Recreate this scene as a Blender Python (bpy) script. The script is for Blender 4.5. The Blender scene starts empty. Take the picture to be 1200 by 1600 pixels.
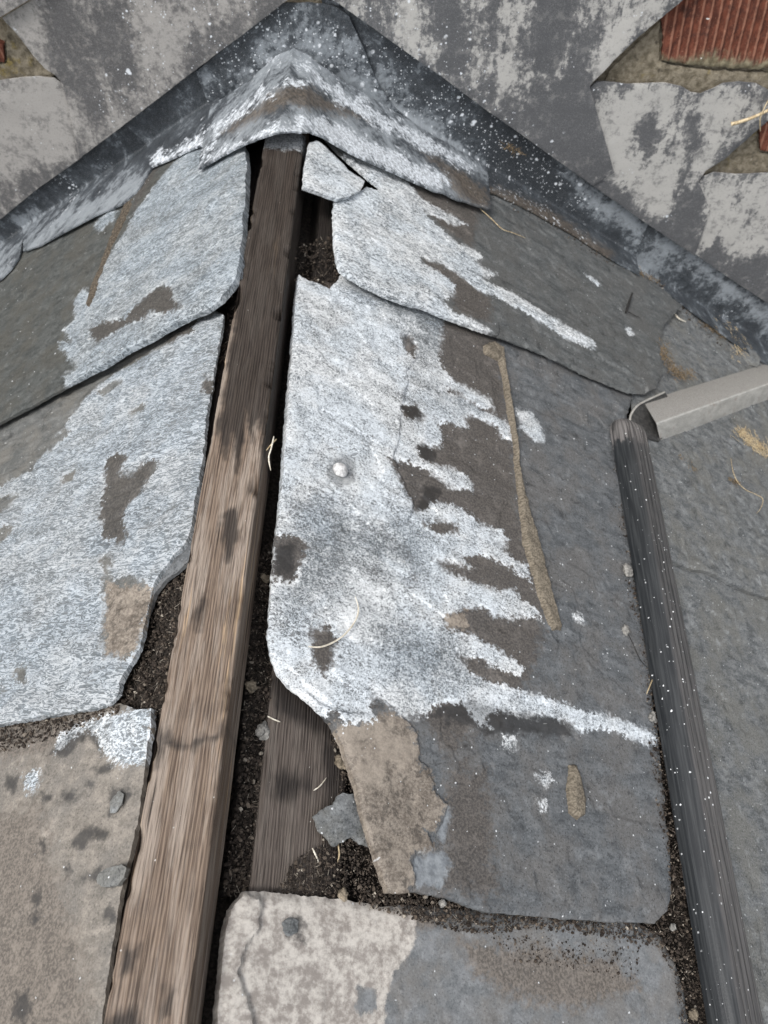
import bpy, math, random
import numpy as np
from mathutils import Vector, Matrix
from mathutils.geometry import delaunay_2d_cdt

# ------------------------------------------------------------------ camera, light, exposure
S = bpy.context.scene
COL = S.collection
F_PX = 1200.0                                   # focal length in photograph pixels (1200 x 1600)
Yc = np.array([40, 1825, -1200.0]); Yc /= np.linalg.norm(Yc)      # ridge direction in camera axes
Xc = np.array([1, 0, 0.0]) - Yc[0] * Yc; Xc /= np.linalg.norm(Xc)
Zc = np.cross(Xc, Yc)
CM = np.array([Xc, Yc, Zc])                     # camera axes -> world
CP = np.array([0.14675, 0.0, 0.567])
cam = bpy.data.cameras.new('camera')
cam.sensor_fit = 'VERTICAL'; cam.sensor_height = 36.0; cam.lens = 36.0 * F_PX / 1600
cam.clip_start = 0.01; cam.clip_end = 200
cam.dof.use_dof = True; cam.dof.focus_distance = 0.66; cam.dof.aperture_fstop = 11
co = bpy.data.objects.new('camera', cam); COL.objects.link(co)
m4 = Matrix.Identity(4)
for i in range(3):
    for j in range(3): m4[i][j] = CM[i, j]
    m4[i][3] = CP[i]
co.matrix_world = m4
S.camera = co

SUN_EL, SUN_AZ = math.radians(60), math.radians(222)     # azimuth clockwise from +Y
W = bpy.data.worlds.new('World'); S.world = W; W.use_nodes = True
nt = W.node_tree; nt.nodes.clear()
sky = nt.nodes.new('ShaderNodeTexSky'); sky.sky_type = 'NISHITA'; sky.sun_disc = False
sky.sun_elevation = SUN_EL; sky.sun_rotation = SUN_AZ; sky.dust_density = 3; sky.ozone_density = 1
hs = nt.nodes.new('ShaderNodeHueSaturation'); hs.inputs['Saturation'].default_value = 0.28
bg = nt.nodes.new('ShaderNodeBackground'); bg.inputs['Strength'].default_value = 0.148
wo = nt.nodes.new('ShaderNodeOutputWorld')
nt.links.new(sky.outputs[0], hs.inputs['Color']); nt.links.new(hs.outputs[0], bg.inputs[0]); nt.links.new(bg.outputs[0], wo.inputs[0])
sl = bpy.data.lights.new('sun', 'SUN'); sl.energy = 1.35; sl.angle = math.radians(14); sl.color = (1, 0.97, 0.93)
so = bpy.data.objects.new('sun', sl); COL.objects.link(so)
sd_ = Vector((math.sin(SUN_AZ) * math.cos(SUN_EL), math.cos(SUN_AZ) * math.cos(SUN_EL), math.sin(SUN_EL)))
so.rotation_euler = sd_.to_track_quat('Z', 'Y').to_euler(); so.location = sd_ * 5
S.view_settings.view_transform = 'Standard'; S.view_settings.look = 'None'
S.view_settings.gamma = 1; S.view_settings.use_curve_mapping = False
S.view_settings.exposure = 0.72
S.cycles.max_bounces = 5; S.cycles.diffuse_bounces = 2; S.cycles.glossy_bounces = 2

# ------------------------------------------------------------------ photograph geometry
TH = math.radians(31); YW = 1.14; ZR = -0.018
class Frame:
    def __init__(s, O, U, V, N): s.O, s.U, s.V, s.N = (np.array(a, float) for a in (O, U, V, N))
    def P(s, u, v, h):
        u, v, h = (np.asarray(a, float)[..., None] for a in np.broadcast_arrays(u, v, h))
        return s.O + u * s.U + v * s.V + h * s.N
c_, s_ = math.cos(TH), math.sin(TH)
FR = Frame((0, 0, ZR), (c_, 0, -s_), (0, 1, 0), (s_, 0, c_))      # right slope: u down, v along the ridge
FL = Frame((0, 0, ZR), (-c_, 0, -s_), (0, 1, 0), (-s_, 0, c_))    # left slope
FW = Frame((0, YW, 0), (1, 0, 0), (0, 0, 1), (0, -1, 0))          # wall
FT = Frame((0, 0, 0), (1, 0, 0), (0, 1, 0), (0, 0, 1))            # level, batten top

def rays(px):
    px = np.atleast_2d(np.array(px, float))
    d = np.stack([px[:, 0] - 600, 800 - px[:, 1], np.full(len(px), -F_PX)], 1)
    return d @ CM.T
def hit(px, fr, h0=0.0, a=0.0, b=0.0, uc=0.0, vc=0.0):
    """pixels -> (u,v) on the sloping sheet h = h0 + a(u-uc) + b(v-vc) of a frame"""
    D = rays(px); C = CP - fr.O
    cu, cv, ch = C @ fr.U, C @ fr.V, C @ fr.N
    du, dv, dh = D @ fr.U, D @ fr.V, D @ fr.N
    t = (h0 + a * (cu - uc) + b * (cv - vc) - ch) / (dh - a * du - b * dv)
    return np.stack([cu + t * du, cv + t * dv], 1)
def P3(px, fr, h=0.0):
    uv = hit([px], fr, h)[0]
    return fr.P(uv[0], uv[1], h)
def project(P):
    c = (P - CP) @ CM
    return np.stack([600 + F_PX * c[:, 0] / -c[:, 2], 800 - F_PX * c[:, 1] / -c[:, 2]], 1), -c[:, 2]
def env(x, off=0.0):
    """roof envelope: slopes with the batten standing on the ridge"""
    x = np.asarray(x, float)
    z = ZR + (0.029 + off) / c_ - np.abs(x) * math.tan(TH)
    bt = 0.002 + off - np.maximum(np.abs(x) - 0.026, 0) * 1.2
    k = 0.011
    return k * np.log(np.exp(z / k) + np.exp(bt / k))
def hit_env(px, off=0.0):
    D = rays(px); out = []
    for d in D:
        lo, hi = 0.0, 2.0 / np.linalg.norm(d)
        for _ in range(50):
            mid = (lo + hi) / 2; p = CP + d * mid
            if p[2] > env(p[0], off): lo = mid
            else: hi = mid
        out.append(CP + d * lo)
    return np.array(out)

# ------------------------------------------------------------------ noise, distance fields
def _h(ix, iy, seed):
    with np.errstate(over='ignore'):
        n = (ix.astype(np.uint64) * np.uint64(374761393) + iy.astype(np.uint64) * np.uint64(668265263) + np.uint64((seed * 974711 + 12345) & 0xffffffff))
        n = (n ^ (n >> np.uint64(13))) * np.uint64(1274126177)
        n = n ^ (n >> np.uint64(16))
    return (n & np.uint64(0xffff)).astype(float) / 65535.0
def vnoise(x, y, seed=0):
    x = np.asarray(x, float) + 1000.0; y = np.asarray(y, float) + 1000.0
    ix, iy = np.floor(x).astype(np.int64), np.floor(y).astype(np.int64)
    fx, fy = x - ix, y - iy
    fx = fx * fx * (3 - 2 * fx); fy = fy * fy * (3 - 2 * fy)
    a, b = _h(ix, iy, seed), _h(ix + 1, iy, seed); c, d = _h(ix, iy + 1, seed), _h(ix + 1, iy + 1, seed)
    return (a + (b - a) * fx) * (1 - fy) + (c + (d - c) * fx) * fy
def fbm(x, y, seed=0, oct=4, gain=0.5):
    t, amp, tot = 0, 1.0, 0.0
    for i in range(oct):
        t = t + amp * (vnoise(x * 2 ** i, y * 2 ** i, seed + i * 7) - 0.5); tot += amp; amp *= gain
    return t / tot * 2          # about -1..1
def sdf(pts, poly):
    """signed distance, positive inside"""
    pts = np.asarray(pts); poly = np.asarray(poly, float)
    best = np.full(len(pts), 1e9); ins = np.zeros(len(pts), bool)
    x, y = pts[:, 0], pts[:, 1]
    for i in range(len(poly)):
        a, b = poly[i], poly[(i + 1) % len(poly)]
        ab = b - a; L = ab @ ab + 1e-18
        t = np.clip(((x - a[0]) * ab[0] + (y - a[1]) * ab[1]) / L, 0, 1)
        best = np.minimum(best, (x - a[0] - t * ab[0]) ** 2 + (y - a[1] - t * ab[1]) ** 2)
        cr = (a[1] > y) != (b[1] > y)
        if cr.any():
            xs = a[0] + (y - a[1]) * ab[0] / (ab[1] if abs(ab[1]) > 1e-15 else 1e-15)
            ins ^= cr & (x < xs)
    d = np.sqrt(best)
    return np.where(ins, d, -d)
def smooth(e0, e1, x):
    t = np.clip((x - e0) / (e1 - e0), 0, 1); return t * t * (3 - 2 * t)
def field(pts, items, cvt, rng=0.02, warp=0.0032, seed=3, scale=120):
    """items: list of polygons ('-' first to cut). Distance field packed to 0..1, 0.5 = edge"""
    w = np.stack([fbm(pts[:, 0] * scale, pts[:, 1] * scale, seed, 4), fbm(pts[:, 0] * scale, pts[:, 1] * scale, seed + 50, 4)], 1) * warp
    q = pts + w
    f = np.full(len(pts), -rng)
    for it in items:
        if it[0] == '-': f = np.minimum(f, -sdf(q, cvt(it[1])))
        else: f = np.maximum(f, sdf(q, cvt(it)))
    return np.clip(f, -rng, rng) / rng * 0.5 + 0.5

# ------------------------------------------------------------------ object helpers
def tag(o, label=None, cat=None, group=None, kind=None):
    for k, v in (('label', label), ('category', cat), ('group', group), ('kind', kind)):
        if v: o[k] = v
    return o
def link_mesh(name, V, Fc, mat, parent=None, attrs=None, uv=None, smooth_ang=42, origin=None):
    V = np.asarray(V, float)
    org = np.array(V.mean(0)) if origin is None else np.array(origin, float)
    me = bpy.data.meshes.new(name)
    me.from_pydata((V - org).tolist(), [], [list(map(int, f)) for f in Fc])
    me.update()
    if uv is not None:
        ul = me.uv_layers.new(name='UVMap')
        li = np.empty(len(me.loops), np.int32); me.loops.foreach_get('vertex_index', li)
        ul.data.foreach_set('uv', np.asarray(uv, np.float32)[li].ravel())
    for k, a in (attrs or {}).items():
        at = me.attributes.new(k, 'FLOAT', 'POINT'); at.data.foreach_set('value', np.asarray(a, np.float32))
    me.polygons.foreach_set('use_smooth', [True] * len(me.polygons))
    if smooth_ang: me.set_sharp_from_angle(angle=math.radians(smooth_ang))
    me.materials.append(mat)
    o = bpy.data.objects.new(name, me); COL.objects.link(o)
    if parent is not None:
        o.parent = parent; o.location = Vector(org) - parent.location
    else: o.location = org
    return o
def empty(name, loc):
    o = bpy.data.objects.new(name, None); COL.objects.link(o); o.location = loc; o.empty_display_size = 0.02
    return o

def resample(poly, step, rag, seed, closed=True):
    poly = np.asarray(poly, float); out = []; s = 0.0
    n = len(poly)
    for i in range(n if closed else n - 1):
        a, b = poly[i], poly[(i + 1) % n]; L = np.linalg.norm(b - a); k = max(1, int(round(L / step)))
        nr = np.array([b[1] - a[1], a[0] - b[0]]) / (L + 1e-12)
        for j in range(k):
            p = a + (b - a) * j / k
            q = p * 1.0
            off = fbm(np.array([q[0] * 90]), np.array([q[1] * 90]), seed, 3)[0] + 0.8 * fbm(np.array([q[0] * 330]), np.array([q[1] * 330]), seed + 9, 2)[0]
            out.append(p + nr * off * rag)
    return np.array(out)

def slab(name, outline, fr, h0, mat, thick=0.006, step=0.0022, tilt=(0, 0), layers=(), masks=None, rag=0.0009, edge=(0.0012, 0.003),
         relief=(0.0006, 28, 0.5), fine=0.0002, dome=None, hfun=None, parent=None, seed=1, spots=None, crust=0.0, lift=None, uvrot=0.0, terr=None):
    a, b = tilt
    c0 = hit(outline, fr, h0).mean(0)
    cvt = lambda px: hit(px, fr, h0, a, b, c0[0], c0[1])
    uvp = cvt(outline)
    ring = resample(uvp, step, rag, seed)
    lo, hi = ring.min(0), ring.max(0)
    gx, gy = np.meshgrid(np.arange(lo[0], hi[0], step), np.arange(lo[1], hi[1], step))
    g = np.stack([gx.ravel(), gy.ravel()], 1)
    rs = np.random.RandomState(seed)
    g += rs.uniform(-0.25, 0.25, g.shape) * step
    g = g[sdf(g, ring) > 0.55 * step] if len(ring) < 500 else g[sdf(g, uvp) > 0.6 * step + rag * 1.3]
    allp = np.vstack([ring, g]); n = len(ring)
    K = 100.0
    vs, es, fs, *_ = delaunay_2d_cdt([Vector((p[0] * K, p[1] * K)) for p in allp], [(i, (i + 1) % n) for i in range(n)], [], 1, 1e-6)
    uv = np.array([(v[0], v[1]) for v in vs]) / K
    fs = [list(f) for f in fs]
    sd = np.maximum(sdf(uv, uvp), 0)
    cnt = {}
    for f in fs:
        for i in range(len(f)):
            e = (f[i], f[(i + 1) % len(f)]); cnt[e] = 1
    bnd = [e for e in cnt if (e[1], e[0]) not in cnt]
    bv = sorted({i for e in bnd for i in e}); bm_ = np.zeros(len(uv), bool); bm_[bv] = True
    sd[bm_] = 0
    u, v = uv[:, 0], uv[:, 1]
    h = h0 + a * (u - c0[0]) + b * (v - c0[1])
    sc, st = relief[1], relief[2]
    h = h + relief[0] * fbm(u * sc * st, v * sc, seed + 20, 5) + fine * fbm(u * 240 * st, v * 240, seed + 40, 3)
    if terr:                                               # cleavage terraces of split slate
        tf = fbm(u * terr[1] * terr[2] + 0.3 * fbm(u * 40, v * 40, seed + 210, 2), v * terr[1], seed + 200, 5)
        for th_ in np.linspace(-0.5, 0.5, terr[3]): h = h + terr[0] * smooth(th_ - 0.03, th_ + 0.03, tf)
        h = h - terr[0] * terr[3] * 0.5
    for ly in layers:
        q = uv + np.stack([fbm(u * 160, v * 160, seed + 60, 3), fbm(u * 160, v * 160, seed + 70, 3)], 1) * (ly[3] if len(ly) > 3 else 0.0015)
        h = h + ly[1] * smooth(-ly[2] / 2, ly[2] / 2, sdf(q, cvt(ly[0])))
    en = 1 + 0.7 * fbm(u * 130, v * 130, seed + 80, 3)
    h = h - edge[0] * en * np.exp(-sd / edge[1])
    if dome: h = h + dome[0] * np.sqrt(np.clip(sd / dome[1], 0, 1)) * (1 + 0.30 * fbm(u * 110, v * 110, seed + 90, 4))
    if hfun: h = h + hfun(u, v, sd)
    if lift: h = h + lift(u, v, sd)
    if masks and masks.get('white') and mat.name.endswith('slate'):
        wm_ = masks['white']; wo_ = {} if not isinstance(wm_, dict) else {k2: v2 for k2, v2 in wm_.items() if k2 != 'p'}
        h = h + 0.0006 * smooth(0.47, 0.60, field(uv, wm_['p'] if isinstance(wm_, dict) else wm_, cvt, seed=seed + 105, **wo_)) * (0.7 + 0.6 * fbm(u * 150, v * 150, seed + 77, 3))
    top = fr.P(u, v, h)
    flip = np.cross(fr.U, fr.V) @ fr.N < 0
    nv = len(uv)
    low = fr.P(u[bv], v[bv], h0 + a * (u[bv] - c0[0]) + b * (v[bv] - c0[1]) - thick)
    idx = {b_: nv + i for i, b_ in enumerate(bv)}
    faces = [f[::-1] if flip else f for f in fs]
    nxt = {}
    for e in bnd:
        q = [e[1], e[0], idx[e[0]], idx[e[1]]]
        faces.append(q[::-1] if flip else q); nxt[e[0]] = e[1]
    # underside
    start = bnd[0][0]; loop = [start]; k = nxt[start]
    while k != start and len(loop) < len(bnd) + 2: loop.append(k); k = nxt.get(k, start)
    under = [idx[i] for i in loop][::-1]
    faces.append(under[::-1] if flip else under)
    V = np.vstack([top, low])
    uvb = np.vstack([uv, uv[bv] + 0.003])
    at = {}
    ms = dict(masks or {})
    for kx in ('white', 'dirt', 'dark', 'pale', 'tan', 'thin'):
        if kx in ms:
            mm = ms[kx]; opt = {}
            if isinstance(mm, dict): opt = {k2: v2 for k2, v2 in mm.items() if k2 != 'p'}; mm = mm['p']
            f = field(uv, mm, cvt, seed=seed + 100 + len(kx), **opt)
        else: f = np.zeros(nv)
        if kx == 'white' and crust: f = np.maximum(f, 0.5 * crust * np.exp(-sd / 0.002))
        at[kx] = np.concatenate([f, f[bv]])
    rim = np.exp(-sd / 0.0025); at['rim'] = np.concatenate([rim, np.ones(len(bv))])
    ur = uvb
    if uvrot:
        cr, sr = math.cos(uvrot), math.sin(uvrot); ur = np.stack([uvb[:, 0] * cr + uvb[:, 1] * sr, -uvb[:, 0] * sr + uvb[:, 1] * cr], 1)
    return link_mesh(name, V, faces, mat, parent, at, ur)

def tube(pts, r, sides=6, taper=None):
    pts = np.asarray(pts, float); n = len(pts); V = []; Fc = []
    up = np.array([0.31, 0.17, 0.93])
    for i in range(n):
        t = pts[min(i + 1, n - 1)] - pts[max(i - 1, 0)]; t /= np.linalg.norm(t) + 1e-12
        x = np.cross(t, up); x /= np.linalg.norm(x) + 1e-12; y = np.cross(x, t)
        rr = r * (taper[i] if taper is not None else 1)
        for k in range(sides):
            an = 2 * math.pi * k / sides; V.append(pts[i] + (x * math.cos(an) + y * math.sin(an)) * rr)
    for i in range(n - 1):
        for k in range(sides):
            k2 = (k + 1) % sides; Fc.append([i * sides + k, i * sides + k2, (i + 1) * sides + k2, (i + 1) * sides + k])
    Fc.append(list(range(sides))[::-1]); Fc.append([(n - 1) * sides + k for k in range(sides)])
    return np.array(V), Fc
def spline(pts, k=6):
    pts = np.asarray(pts, float); out = []
    for i in range(len(pts) - 1):
        p0, p1, p2, p3 = pts[max(i - 1, 0)], pts[i], pts[i + 1], pts[min(i + 2, len(pts) - 1)]
        for j in range(k):
            t = j / k
            out.append(0.5 * ((2 * p1) + (-p0 + p2) * t + (2 * p0 - 5 * p1 + 4 * p2 - p3) * t * t + (-p0 + 3 * p1 - 3 * p2 + p3) * t ** 3))
    out.append(pts[-1]); return np.array(out)
def merge(parts):
    V, Fc, n = [], [], 0
    for v, f in parts:
        V.append(v); Fc += [[i + n for i in q] for q in f]; n += len(v)
    return np.vstack(V), Fc

# ------------------------------------------------------------------ node helper
class G:
    def __init__(s, name):
        s.m = bpy.data.materials.new(name); s.m.use_nodes = True; s.t = s.m.node_tree; s.t.nodes.clear()
        s.out = s.n('ShaderNodeOutputMaterial'); s.b = s.n('ShaderNodeBsdfPrincipled')
        s.l(s.b.outputs[0], s.out.inputs[0])
        uv = s.n('ShaderNodeUVMap'); uv.uv_map = 'UVMap'
        oi = s.n('ShaderNodeObjectInfo'); cb = s.n('ShaderNodeCombineXYZ'); mu = s.math('MULTIPLY', oi.outputs['Random'], 7.0)
        s.l(mu, cb.inputs[2]); ad = s.n('ShaderNodeVectorMath'); ad.operation = 'ADD'
        s.l(uv.outputs[0], ad.inputs[0]); s.l(cb.outputs[0], ad.inputs[1]); s.uv = ad.outputs[0]
    def n(s, t): return s.t.nodes.new(t)
    def l(s, a, b): s.t.links.new(a, b)
    def put(s, v, inp):
        if isinstance(v, (int, float)): inp.default_value = v
        elif isinstance(v, tuple): inp.default_value = v if len(v) == len(inp.default_value) else tuple(v) + (1,)
        else: s.l(v, inp)
    def math(s, op, a, b=0.0, clamp=False):
        n = s.n('ShaderNodeMath'); n.operation = op; n.use_clamp = clamp; s.put(a, n.inputs[0]); s.put(b, n.inputs[1]); return n.outputs[0]
    def scale(s, v, sc):
        n = s.n('ShaderNodeVectorMath'); n.operation = 'MULTIPLY'; s.l(v, n.inputs[0]); n.inputs[1].default_value = sc; return n.outputs[0]
    def noise(s, sc, det=4, rough=0.55, dist=0.0, vec=None):
        n = s.n('ShaderNodeTexNoise'); s.l(vec if vec is not None else s.uv, n.inputs['Vector'])
        n.inputs['Scale'].default_value = sc; n.inputs['Detail'].default_value = max(0.0, min(det, math.log2(1900.0 / sc))); n.inputs['Roughness'].default_value = rough; n.inputs['Distortion'].default_value = dist
        return n.outputs[0]
    def ss(s, v, a, b, lo=0.0, hi=1.0):
        n = s.n('ShaderNodeMapRange'); n.interpolation_type = 'SMOOTHSTEP'; s.put(v, n.inputs[0])
        s.put(a, n.inputs[1]); s.put(b, n.inputs[2]); s.put(lo, n.inputs[3]); s.put(hi, n.inputs[4]); return n.outputs[0]
    def mix(s, f, a, b, mode='MIX'):
        n = s.n('ShaderNodeMix'); n.data_type = 'RGBA'; n.blend_type = mode; n.clamp_factor = True
        s.put(f, n.inputs[0]); s.put(a, n.inputs[6]); s.put(b, n.inputs[7]); return n.outputs[2]
    def ramp(s, f, stops):
        n = s.n('ShaderNodeValToRGB'); s.l(f, n.inputs[0]); e = n.color_ramp.elements
        while len(e) < len(stops): e.new(0.5)
        for i, (p, c) in enumerate(stops): e[i].position = p; e[i].color = tuple(c) + (1,)
        return n.outputs[0]
    def attr(s, name):
        n = s.n('ShaderNodeAttribute'); n.attribute_name = name; return n.outputs['Fac']
    def spots(s, sc, rmax, dens, vec=None):
        """irregular dots: one per cell, dens of the cells"""
        n = s.n('ShaderNodeTexVoronoi'); n.feature = 'F1'; n.inputs['Scale'].default_value = sc
        wn = s.noise(sc * 2.2, 2, vec=vec); base = vec if vec is not None else s.uv
        ad = s.n('ShaderNodeVectorMath'); ad.operation = 'MULTIPLY_ADD'
        cb = s.n('ShaderNodeCombineXYZ'); s.l(wn, cb.inputs[0]); s.l(wn, cb.inputs[1])
        s.l(cb.outputs[0], ad.inputs[0]); ad.inputs[1].default_value = (0.5 / sc,) * 3; s.l(base, ad.inputs[2]); s.l(ad.outputs[0], n.inputs['Vector'])
        sp = s.n('ShaderNodeSeparateColor'); s.l(n.outputs['Color'], sp.inputs[0])
        r = s.math('MULTIPLY', s.math('POWER', sp.outputs[0], 2.6), rmax)
        on = s.math('LESS_THAN', sp.outputs[1], dens)
        return s.math('MULTIPLY', on, s.ss(n.outputs['Distance'], s.math('MULTIPLY', r, 1.0), s.math('MULTIPLY', r, 0.6)))
    def bump(s, h, strength, dist, prev=None):
        n = s.n('ShaderNodeBump'); n.inputs['Strength'].default_value = strength; n.inputs['Distance'].default_value = dist
        s.l(h, n.inputs['Height'])
        if prev is not None: s.l(prev, n.inputs['Normal'])
        return n.outputs[0]
    def done(s, col, rough, normal=None, metal=0.0, spec=0.4):
        s.put(col, s.b.inputs['Base Color']); s.put(rough, s.b.inputs['Roughness'])
        s.b.inputs['Metallic'].default_value = metal; s.b.inputs['Specular IOR Level'].default_value = spec
        if normal is not None: s.l(normal, s.b.inputs['Normal'])
        return s.m

def slate_mat(name, c1, c2, c3, stretch=0.35, wlo=(0.13, 0.15, 0.165), whi=(0.66, 0.69, 0.71), wsc=330, wbias=0.0, dirtc=((0.045, 0.040, 0.036), (0.125, 0.110, 0.097)),
              palec=((0.15, 0.165, 0.18), (0.27, 0.29, 0.305)), tanc=((0.12, 0.098, 0.078), (0.29, 0.25, 0.205)), spot=0.10, wstretch=0.6, wdist=0.4, lichen=0.0, worm=0.25, contrast=1.0):
    g = G(name)
    vs = g.scale(g.uv, (stretch, 1, 1)); vw = g.scale(g.uv, (wstretch, 1, 1))
    big = g.noise(20, 6, 0.65); mid = g.noise(110, 9, 0.72, 0.3, vs); fine = g.noise(520, 4, 0.75); blot = g.noise(52, 8, 0.72, 0.4)
    col = g.mix(g.ss(mid, 0.36, 0.64), c1, c2)
    col = g.mix(g.ss(big, 0.42, 0.62), col, c3)
    lo = tuple(0.42 * a for a in c1); hi = tuple(min(1.75 * a, 0.6) for a in c2)
    col = g.mix(g.ss(blot, 0.46, 0.30, 0, 0.75 * contrast), col, lo)
    col = g.mix(g.ss(blot, 0.54, 0.72, 0, 0.6 * contrast), col, hi)
    col = g.mix(g.ss(fine, 0.52, 0.74, 0.0, 0.45 * contrast), col, hi)
    col = g.mix(g.ss(fine, 0.46, 0.28, 0.0, 0.75 * contrast), col, (0.02, 0.02, 0.022))
    ed = g.noise(150, 8, 0.72)
    e5 = g.math('SUBTRACT', ed, 0.5); gr4 = g.noise(420, 7, 0.75)
    df = g.ss(g.math('ADD', g.attr('dirt'), g.math('MULTIPLY', e5, 0.6)), 0.40, 0.62)
    dc = g.mix(g.ss(gr4, 0.36, 0.66), dirtc[0], dirtc[1])
    dc = g.mix(g.ss(blot, 0.5, 0.7, 0, 0.6), dc, tuple(1.35 * a for a in dirtc[1]))
    col = g.mix(g.math('MULTIPLY', df, 0.86), col, dc)
    tf = g.ss(g.math('ADD', g.attr('tan'), g.math('MULTIPLY', e5, 0.9)), 0.44, 0.60)
    tc = g.mix(g.ss(g.math('ADD', g.math('MULTIPLY', gr4, 0.5), g.math('MULTIPLY', blot, 0.5)), 0.38, 0.62), tanc[0], tanc[1])
    tc = g.mix(g.ss(ed, 0.50, 0.36, 0, 0.7), tc, tuple(0.45 * a for a in tanc[0]))
    tc = g.mix(g.ss(big, 0.50, 0.62, 0, 0.5), tc, tuple(1.35 * a for a in tanc[1]))
    col = g.mix(g.math('MULTIPLY', tf, 0.92), col, tc)
    pf = g.ss(g.math('ADD', g.attr('pale'), g.math('MULTIPLY', e5, 0.5)), 0.43, 0.58)
    col = g.mix(g.math('MULTIPLY', pf, 0.92), col, g.mix(g.ss(g.noise(95, 9, 0.75), 0.36, 0.64), palec[0], palec[1]))
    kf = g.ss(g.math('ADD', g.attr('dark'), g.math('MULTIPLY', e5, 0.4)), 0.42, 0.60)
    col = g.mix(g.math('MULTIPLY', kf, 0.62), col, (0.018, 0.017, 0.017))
    # white salt crust: grainy, veined, thick and thin
    w0 = g.attr('white'); n1 = g.noise(wsc, 8, 0.78, wdist, vw); wr = g.noise(wsc * 0.8, 4, 0.6, wdist + 0.3, vw)
    vein = g.ss(g.math('ABSOLUTE', g.math('SUBTRACT', wr, 0.5)), 0.085, 0.0)
    grain = g.noise(620, 2, 0.8); tone = g.noise(17, 5, 0.65, 0.3); ton2 = g.noise(60, 6, 0.7, 0.3, vw); en = g.noise(230, 8, 0.75)
    wd = g.ss(g.noise(30, 3), 0.40, 0.66, 0.025, 0.17)
    wv = g.math('ADD', w0, g.math('MULTIPLY', g.math('SUBTRACT', en, 0.5), 0.62))
    wf = g.ss(wv, g.math('SUBTRACT', 0.5, wd), g.math('ADD', 0.5, wd))
    th = g.math('ADD', g.math('MULTIPLY', n1, 0.55), g.math('MULTIPLY', vein, worm))
    th = g.math('ADD', th, g.math('MULTIPLY', g.math('SUBTRACT', grain, 0.5), 0.30))
    strk = g.noise(55, 5, 0.7, 0.5, g.scale(g.uv, (0.22, 1, 1)))
    th = g.math('ADD', th, g.math('MULTIPLY', g.math('SUBTRACT', strk, 0.5), 0.30))
    th = g.math('ADD', th, g.math('ADD', g.math('MULTIPLY', g.math('SUBTRACT', tone, 0.5), 0.30), g.math('MULTIPLY', g.math('SUBTRACT', ton2, 0.5), 0.34)))
    thick = g.math('ADD', th, g.math('ADD', g.math('MULTIPLY', g.ss(w0, 0.62, 0.53), g.ss(ton2, 0.40, 0.62, 0.0, 0.22)), g.math('ADD', g.math('MULTIPLY', g.attr('thin'), -0.16), wbias)))
    mx = lambda k: tuple((1 - k) * a + k * b for a, b in zip(wlo, whi))
    wc = g.ramp(thick, [(0.20, wlo), (0.33, mx(0.34)), (0.43, mx(0.68)), (0.58, whi)])
    tint = g.mix(g.ss(g.noise(13, 4, 0.6, 0.4), 0.40, 0.60), (0.955, 0.985, 1.01), (1.01, 1.0, 0.985))
    wc = g.mix(1.0, wc, tint, 'MULTIPLY')
    stain = g.ss(g.noise(33, 7, 0.7), 0.56, 0.72, 0.0, 0.35)
    wc = g.mix(stain, wc, g.mix(0.5, wc, (0.25, 0.235, 0.225)))
    opac = g.ss(th, 0.16, 0.34, 0.45, 1.0)
    col = g.mix(g.math('MULTIPLY', wf, opac), col, wc)
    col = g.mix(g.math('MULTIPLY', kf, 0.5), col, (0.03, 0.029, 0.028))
    sp = g.math('MAXIMUM', g.spots(95, 0.16, spot), g.spots(260, 0.30, spot * 2.2))
    sp = g.math('MULTIPLY', sp, g.ss(g.noise(14, 3), 0.36, 0.56))
    col = g.mix(sp, col, (0.62, 0.64, 0.65))
    sl_ = g.math('MULTIPLY', g.spots(150, 0.22, spot * 1.6, g.scale(g.uv, (0.4, 1, 1))), 0.7)
    col = g.mix(sl_, col, (0.34, 0.34, 0.33))
    if lichen:
        ls = g.ss(g.noise(48, 8, 0.7), 0.58, 0.64); col = g.mix(g.math('MULTIPLY', ls, lichen), col, (0.05, 0.047, 0.04))
    rough = g.mix(kf, (0.66, 0.66, 0.66), (0.42, 0.42, 0.42))
    ws = g.ss(w0, 0.46, 0.54)
    hh = g.math('ADD', g.math('MULTIPLY', mid, 0.9), g.math('MULTIPLY', gr4, 0.55))
    hh = g.math('ADD', hh, g.math('MULTIPLY', ws, g.math('MULTIPLY', g.math('ADD', n1, g.math('MULTIPLY', vein, 0.3)), 0.9)))
    return g.done(col, rough, g.bump(hh, 0.5, 0.0008), spec=0.4)

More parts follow.
